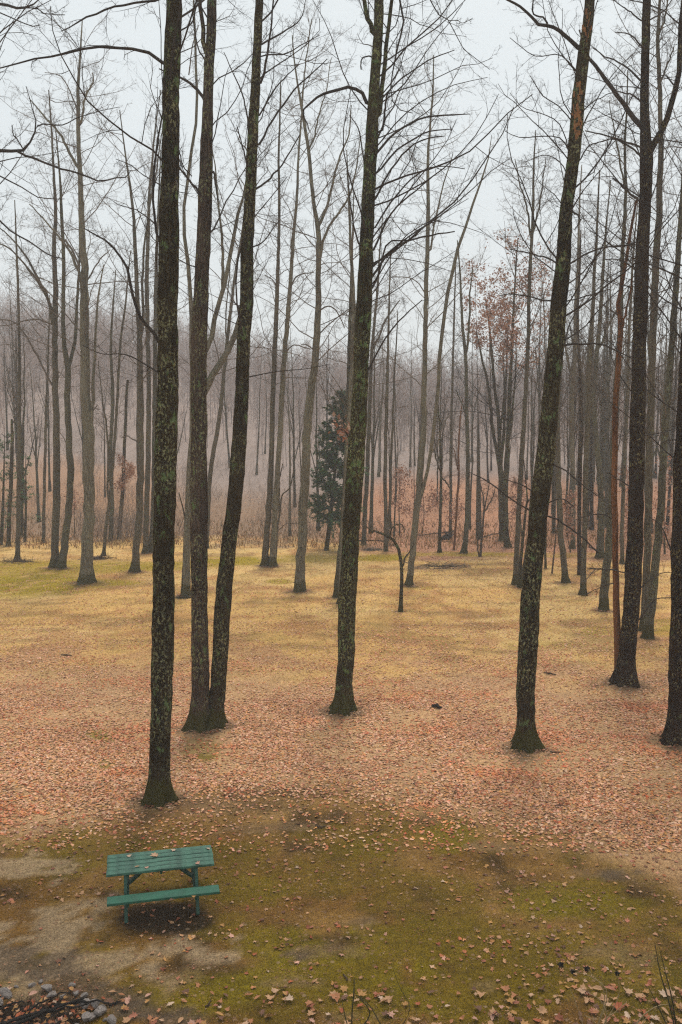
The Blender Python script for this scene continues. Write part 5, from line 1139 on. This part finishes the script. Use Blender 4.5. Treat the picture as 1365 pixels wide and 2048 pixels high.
def board(name, size, loc, mat, rot=(0, 0, 0), bev=.006, parent=None):
    import bmesh
    bm = bmesh.new(); bmesh.ops.create_cube(bm, size=1)
    for v_ in bm.verts: v_.co = Vector((v_.co.x * size[0], v_.co.y * size[1], v_.co.z * size[2]))
    bmesh.ops.bevel(bm, geom=bm.edges[:], offset=bev, segments=1, affect='EDGES')
    if size[0] > 1:   # slight warp along a long board
        bmesh.ops.subdivide_edges(bm, edges=[q for q in bm.edges if abs(q.verts[0].co.x - q.verts[1].co.x) > .5], cuts=6)
        ph = random.uniform(0, 6)
        for v_ in bm.verts: v_.co.z += .001 * math.sin(v_.co.x * 2 + ph)
    me = bpy.data.meshes.new(name); bm.to_mesh(me); bm.free(); me.materials.append(mat)
    o = bpy.data.objects.new(name, me); COL.objects.link(o); o.parent = parent or table; o.location = loc; o.rotation_euler = rot; return o
TW, TL = .745, 1.83
nb = 5; bw = TW / nb; slab = .045
for i in range(nb):
    board("top_board", (TL + random.uniform(-.012, .012), bw - .013, .045), (random.uniform(-.005, .005), -TW / 2 + bw * (i + .5), TZ - .019 + random.uniform(-.003, .002)), P_top, (random.uniform(-.01, .01), 0, random.uniform(-.003, .003)))
for s_ in (-1, 1):
    board("bench_board", (TL + .03, .245, .045), (.03, s_ * .68, .455), P_bench, (0, 0, random.uniform(-.006, .006)))
for s_ in (-1, 1):
    x0 = s_ * .56
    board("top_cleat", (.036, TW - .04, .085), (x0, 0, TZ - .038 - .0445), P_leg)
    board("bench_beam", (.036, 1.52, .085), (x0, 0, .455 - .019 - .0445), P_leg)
    for q in (-1, 1):
        # splayed leg, top under the table edge, foot further out
        y_t, z_t, y_b, z_b = q * .24, TZ - .045, q * .60, 0.0
        L = math.hypot(y_b - y_t, z_t - z_b); a_ = math.atan2(q * (abs(y_b) - abs(y_t)), z_t - z_b)
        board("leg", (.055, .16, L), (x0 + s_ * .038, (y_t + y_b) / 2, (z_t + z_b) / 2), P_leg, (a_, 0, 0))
    # diagonal brace from the bench beam up to the middle of the top
    xa, za, xb, zb = x0 - s_ * .02, .40, s_ * .17, TZ - .045
    L = math.hypot(xb - xa, zb - za); a_ = math.atan2(xb - xa, zb - za)
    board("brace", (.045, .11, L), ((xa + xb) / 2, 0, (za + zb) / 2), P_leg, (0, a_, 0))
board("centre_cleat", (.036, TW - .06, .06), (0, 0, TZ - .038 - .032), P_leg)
# leaves lying on the table and bench
def on_table(label, px, py, z, s, ci, k, rz):
    p = hit_plane(px, py, zg + z + .012)
    o = bpy.data.objects.new("dry_leaf", leaf_meshes[k * len(M_leaf) + ci]); COL.objects.link(o)
    o.location = tuple(p); o.scale = (s, s, s * .7); o.rotation_euler = (0.05, -.05, rz); tag(o, label, "leaf")
on_table("small pale leaf on the table top near its left end", 259, 1712, TZ, .055, 4, 0, 1)
on_table("largest tan leaf, lying left of the middle of the table top", 311, 1711, TZ, .095, 2, 3, 2)
on_table("grey-cream leaf at the back edge of the table top, middle", 347, 1700, TZ, .06, 4, 1, 3)
on_table("whitish leaf in the back right corner of the table top", 416, 1697, TZ, .06, 4, 4, 4)
on_table("ochre leaf near the front edge of the table top, left of centre", 275, 1733, TZ, .055, 0, 5, 5)
on_table("little rose leaf at the front edge of the table top, next to the ochre one", 294, 1735, TZ, .045, 8, 6, .3)
on_table("pinkish leaf near the front right of the table top", 396, 1727, TZ, .055, 8, 7, 1.2)
on_table("dull brown leaf flat in the middle of the front bench", 344, 1799, .475, .06, 7, 8, 2.4)
on_table("small olive-brown leaf towards the right of the front bench", 388, 1793, .475, .045, 6, 9, 3.4)

# ------------------------------------------------------------------ stone fire ring
pitr = empty("fire_pit", tuple(pit), "ring of rough pale stones round ash and charred wood, in the bottom left corner", "fire pit")
import bmesh
def stone_mesh(seed):
    rs = np.random.default_rng(seed); bm = bmesh.new(); bmesh.ops.create_icosphere(bm, subdivisions=2, radius=1)
    nrm = rs.normal(0, 1, (9, 3)); nrm /= np.linalg.norm(nrm, axis=1, keepdims=True); dd = rs.uniform(.45, .85, 9)
    for v_ in bm.verts:
        p = np.array(v_.co) * 1.15
        for n_, d_ in zip(nrm, dd):
            e_ = p @ n_ - d_
            if e_ > 0: p = p - n_ * e_
        v_.co = Vector(p + rs.normal(0, .02, 3))
    me = bpy.data.meshes.new("stone"); bm.to_mesh(me); bm.free(); me.materials.append(M['stone']); return me
SM = [stone_mesh(k) for k in range(7)]
rp = np.random.default_rng(3); R0 = .84
for layer in range(2):
    nS = 30 if layer == 0 else 22
    for i in range(nS):
        a_ = i / nS * 2 * math.pi + rp.uniform(-.06, .06) + layer * .1; rr0 = R0 + rp.normal(0, .085) + (.12 if layer else 0)
        s = rp.choice([.05, .06, .075, .09, .105]) * rp.uniform(.85, 1.1) * (1 if layer == 0 else .62)
        if rp.uniform() < .05: continue
        if layer and rp.uniform() < .45: continue
        o = bpy.data.objects.new("stone", SM[rp.integers(0, 7)]); COL.objects.link(o); o.parent = pitr
        xx, yy = rr0 * math.cos(a_), rr0 * math.sin(a_)
        o.location = (xx, yy, float(gz(pit[0] + xx, pit[1] + yy)) - pit[2] + s * .32); o.scale = (s * rp.uniform(1, 1.5), s, s * rp.uniform(.6, .95)); o.rotation_euler = (rp.uniform(-.4, .4), rp.uniform(-.4, .4), rp.uniform(0, 6.3))
for o_, (dx_, dy_) in zip(range(4), [(.62, .30), (.70, .12), (.95, -.05), (.58, .02)]):
    o = bpy.data.objects.new("stone", SM[o_]); COL.objects.link(o); o.parent = pitr; o.location = (dx_ + .15, dy_ + .1, .05); o.scale = (.09, .075, .06); o.rotation_euler = (0, 0, o_)
WOOD = [("long charred branch slanting across the fire ring", (-.62, -.35), (.62, .45), .030), ("second charred branch crossing the ring just below the long one", (-.55, -.05), (.70, .30), .024),
        ("thin burnt stick at the back of the fire ring", (-.15, .30), (.35, .62), .015), ("stubby burnt stick at the left side of the fire ring", (-.72, .08), (-.25, .42), .020),
        ("burnt stick poking out over the right-hand stones of the ring", (.20, .38), (.98, .34), .020), ("blackened twig lying low in the middle of the ring", (-.30, .10), (.25, .15), .013), ("short thick charcoal log near the front of the ring", (-.1, -.3), (.4, -.1), .04)]
for lab, p0, p1, r0 in WOOD:
    P = np.array([[p0[0], p0[1], .03], [(p0[0] + p1[0]) / 2 + .03, (p0[1] + p1[1]) / 2 + .04, .10], [p1[0], p1[1], .10]]); P, r = resample(P, [r0, r0 * .85, r0 * .5], 14)
    P = P + rp.normal(0, .012, P.shape); g = Geo(); tubes(g, P[None], r[None], 6, lump=.18, rng=rp)
    a, c_ = grow(P[None], r[None], 3, .3, .9, .25, (30, 60), .02, .1, 4, rng=rp); tubes(g, a, c_, 4, rng=rp)
    tag(link("burnt_stick", g.mesh("burnt_stick"), M['char'], None, tuple(pit)), lab, "stick", "burnt sticks in the fire ring")
g = Geo(); n = 240; rad = .72 * np.sqrt(rp.uniform(0, 1, n)); th = rp.uniform(0, 6.3, n); lx, ly = rad * np.cos(th), rad * np.sin(th)
WT0 = WT.copy(); WT = np.array([.1, .2, .05, .2, .02, .1, .25, .02, .02, .04]); WT /= WT.sum()
add_litter(g, lx, ly, rp.uniform(-.06, .03, n), .035, .065, 8, rp); WT = WT0
tag(link("leaves", g.mesh("leaves", False), M['litter'], pitr), kind='stuff')

# ------------------------------------------------------------------ plants in the bottom foreground
def plant(label, name, cat, base_px, stems, mat, heads=None, group=None):
    b = hit_plane(base_px[0], base_px[1], 0); b[2] = float(gz(b[0], b[1])); root = empty(name, tuple(b), label, cat, group)
    for st in stems:
        n = len(st); P = []; r = []
        for i, (px, py, w) in enumerate(st):
            Y = b[1] + .25 * i / n; p = at_plane(px, py, Y); P.append(p); r.append(w / 2 / F * Y)
        P[0] = b - [0, 0, .03]
        P, r = resample(P, r, 14); g = Geo(); tubes(g, P[None], r[None], 5, lump=.05, rng=rp)
        a, c_ = grow(P[None], r[None], 8, .3, .98, .28, (20, 50), .05, .12, 5, rr=.004, minr=.0016, rng=rp, fall=.3); tubes(g, a, c_, 3, rng=rp)
        link("stem", g.mesh("stem", True, b), mat, root)
    for (px, py, s) in (heads or []):
        p = at_plane(px, py, b[1] + .2) - b; g = Geo(); n = 26
        d = rp.normal(0, 1, (n, 3)); d /= np.linalg.norm(d, axis=1, keepdims=True)
        Pk = np.stack([p + d * 0, p + d * s * .6, p + d * s], 1); spikes(g, Pk, np.full((n, 3), s * .28)); link("seed_head", g.mesh("seed_head"), M['char'], root)
plant("dark bare stem standing upright near the bottom edge, centre", "bare_stem_plant", "plant", (703, 2075), [[(703, 2075, 3.4), (705, 2020, 3), (708, 1990, 3.4), (709, 1955, 1.4)], [(703, 2075, 3), (740, 2030, 2.6), (722, 1998, 2), (712, 1990, 1.5)], [(703, 2075, 2.5), (690, 2030, 2), (684, 2000, 1.2)]], M['stem'])
plant("long thin dark cane arching in from the bottom edge right of the upright dark stem", "bare_stem_plant", "plant", (780, 2085), [[(780, 2085, 2.6), (760, 2046, 2.4), (740, 2012, 2), (722, 1996, 1.4)], [(780, 2085, 1.4), (820, 2020, 1.4), (800, 1975, 1.2), (782, 1925, .8)]], M['stem'])
plant("clump of thin dark greenish twigs rising in the bottom right corner", "bare_shrub", "shrub", (1362, 2110), [[(1362, 2110, 4), (1340, 2010, 3.4), (1322, 1950, 2.6), (1310, 1885, 1.4)], [(1362, 2110, 3.6), (1345, 2000, 3), (1330, 1940, 2), (1318, 1890, 1)], [(1362, 2110, 3), (1375, 2010, 2.6), (1365, 1960, 1.6)], [(1362, 2110, 3), (1320, 2020, 2.4), (1298, 1975, 1.2)], [(1362, 2110, 2.6), (1350, 2040, 2.2), (1338, 1990, 1.2)]], M['stem'])
plant("pale straw-coloured cane bending over at the bottom right", "dry_cane_plant", "plant", (1262, 2090), [[(1262, 2090, 3.6), (1275, 2046, 3.2), (1298, 2022, 3), (1322, 2010, 2.4), (1338, 2010, 1.4)], [(1262, 2090, 2), (1290, 2040, 1.8), (1300, 2030, 1.2)]], M['cane'])
plant("slim forked straw-coloured weed at the bottom edge left of the bending cane", "dry_cane_plant", "plant", (1205, 2085), [[(1205, 2085, 3), (1212, 2040, 2.6), (1230, 2025, 2.2), (1254, 2004, 1.2)], [(1205, 2085, 2.4), (1214, 2030, 2), (1200, 2000, 1.8), (1176, 1985, 1.2)], [(1205, 2085, 2), (1190, 2045, 1.8), (1170, 2030, 1.2)]], M['cane'])
plant("dry weed with four black seed heads above the moss at lower right", "seed_head_plant", "plant", (1180, 2090), [[(1180, 2090, 2), (1215, 1990, 1.8), (1180, 1952, 1.4), (1148, 1945, .9)], [(1180, 2090, 2), (1208, 2010, 1.6), (1205, 1975, 1.4), (1176, 1938, .9)], [(1180, 2090, 1.8), (1235, 2000, 1.4), (1236, 1948, .9)], [(1180, 2090, 1.8), (1150, 2000, 1.4), (1122, 1932, .9)]], M['cane'],
      heads=[(1122, 1930, .055), (1146, 1943, .045), (1175, 1938, .050), (1235, 1947, .042)])

# ------------------------------------------------------------------ haze: one closed box round everything
TOP = 49.0
x0, x1, y0, y1, z0, z1 = -262, 262, -52, 312, -2.5, TOP
g = Geo(); g.box(((x0 + x1) / 2, (y0 + y1) / 2, (z0 + z1) / 2), (x1 - x0, y1 - y0, z1 - z0))
hz = g.mesh("haze", False); mh = bpy.data.materials.new("haze_air"); mh.use_nodes = True; t = mh.node_tree; t.nodes.clear()
o_ = t.nodes.new("ShaderNodeOutputMaterial"); pv = t.nodes.new("ShaderNodeVolumePrincipled")
pv.inputs["Color"].default_value = (.93, .93, .95, 1); pv.inputs["Density"].default_value = HAZE; pv.inputs["Anisotropy"].default_value = .1
t.links.new(pv.outputs[0], o_.inputs["Volume"])
tag(link("haze", hz, mh), kind='stuff')
mx = max((o.matrix_world @ Vector(c)).z for o in SC.objects if o.type == 'MESH' and o.name != 'haze' for c in o.bound_box) if False else 0
tris = sum(len(me.loops) - 2 * len(me.polygons) for me in {o.data for o in SC.objects if o.type == 'MESH'})
print("triangles", tris, "objects", len(SC.objects))
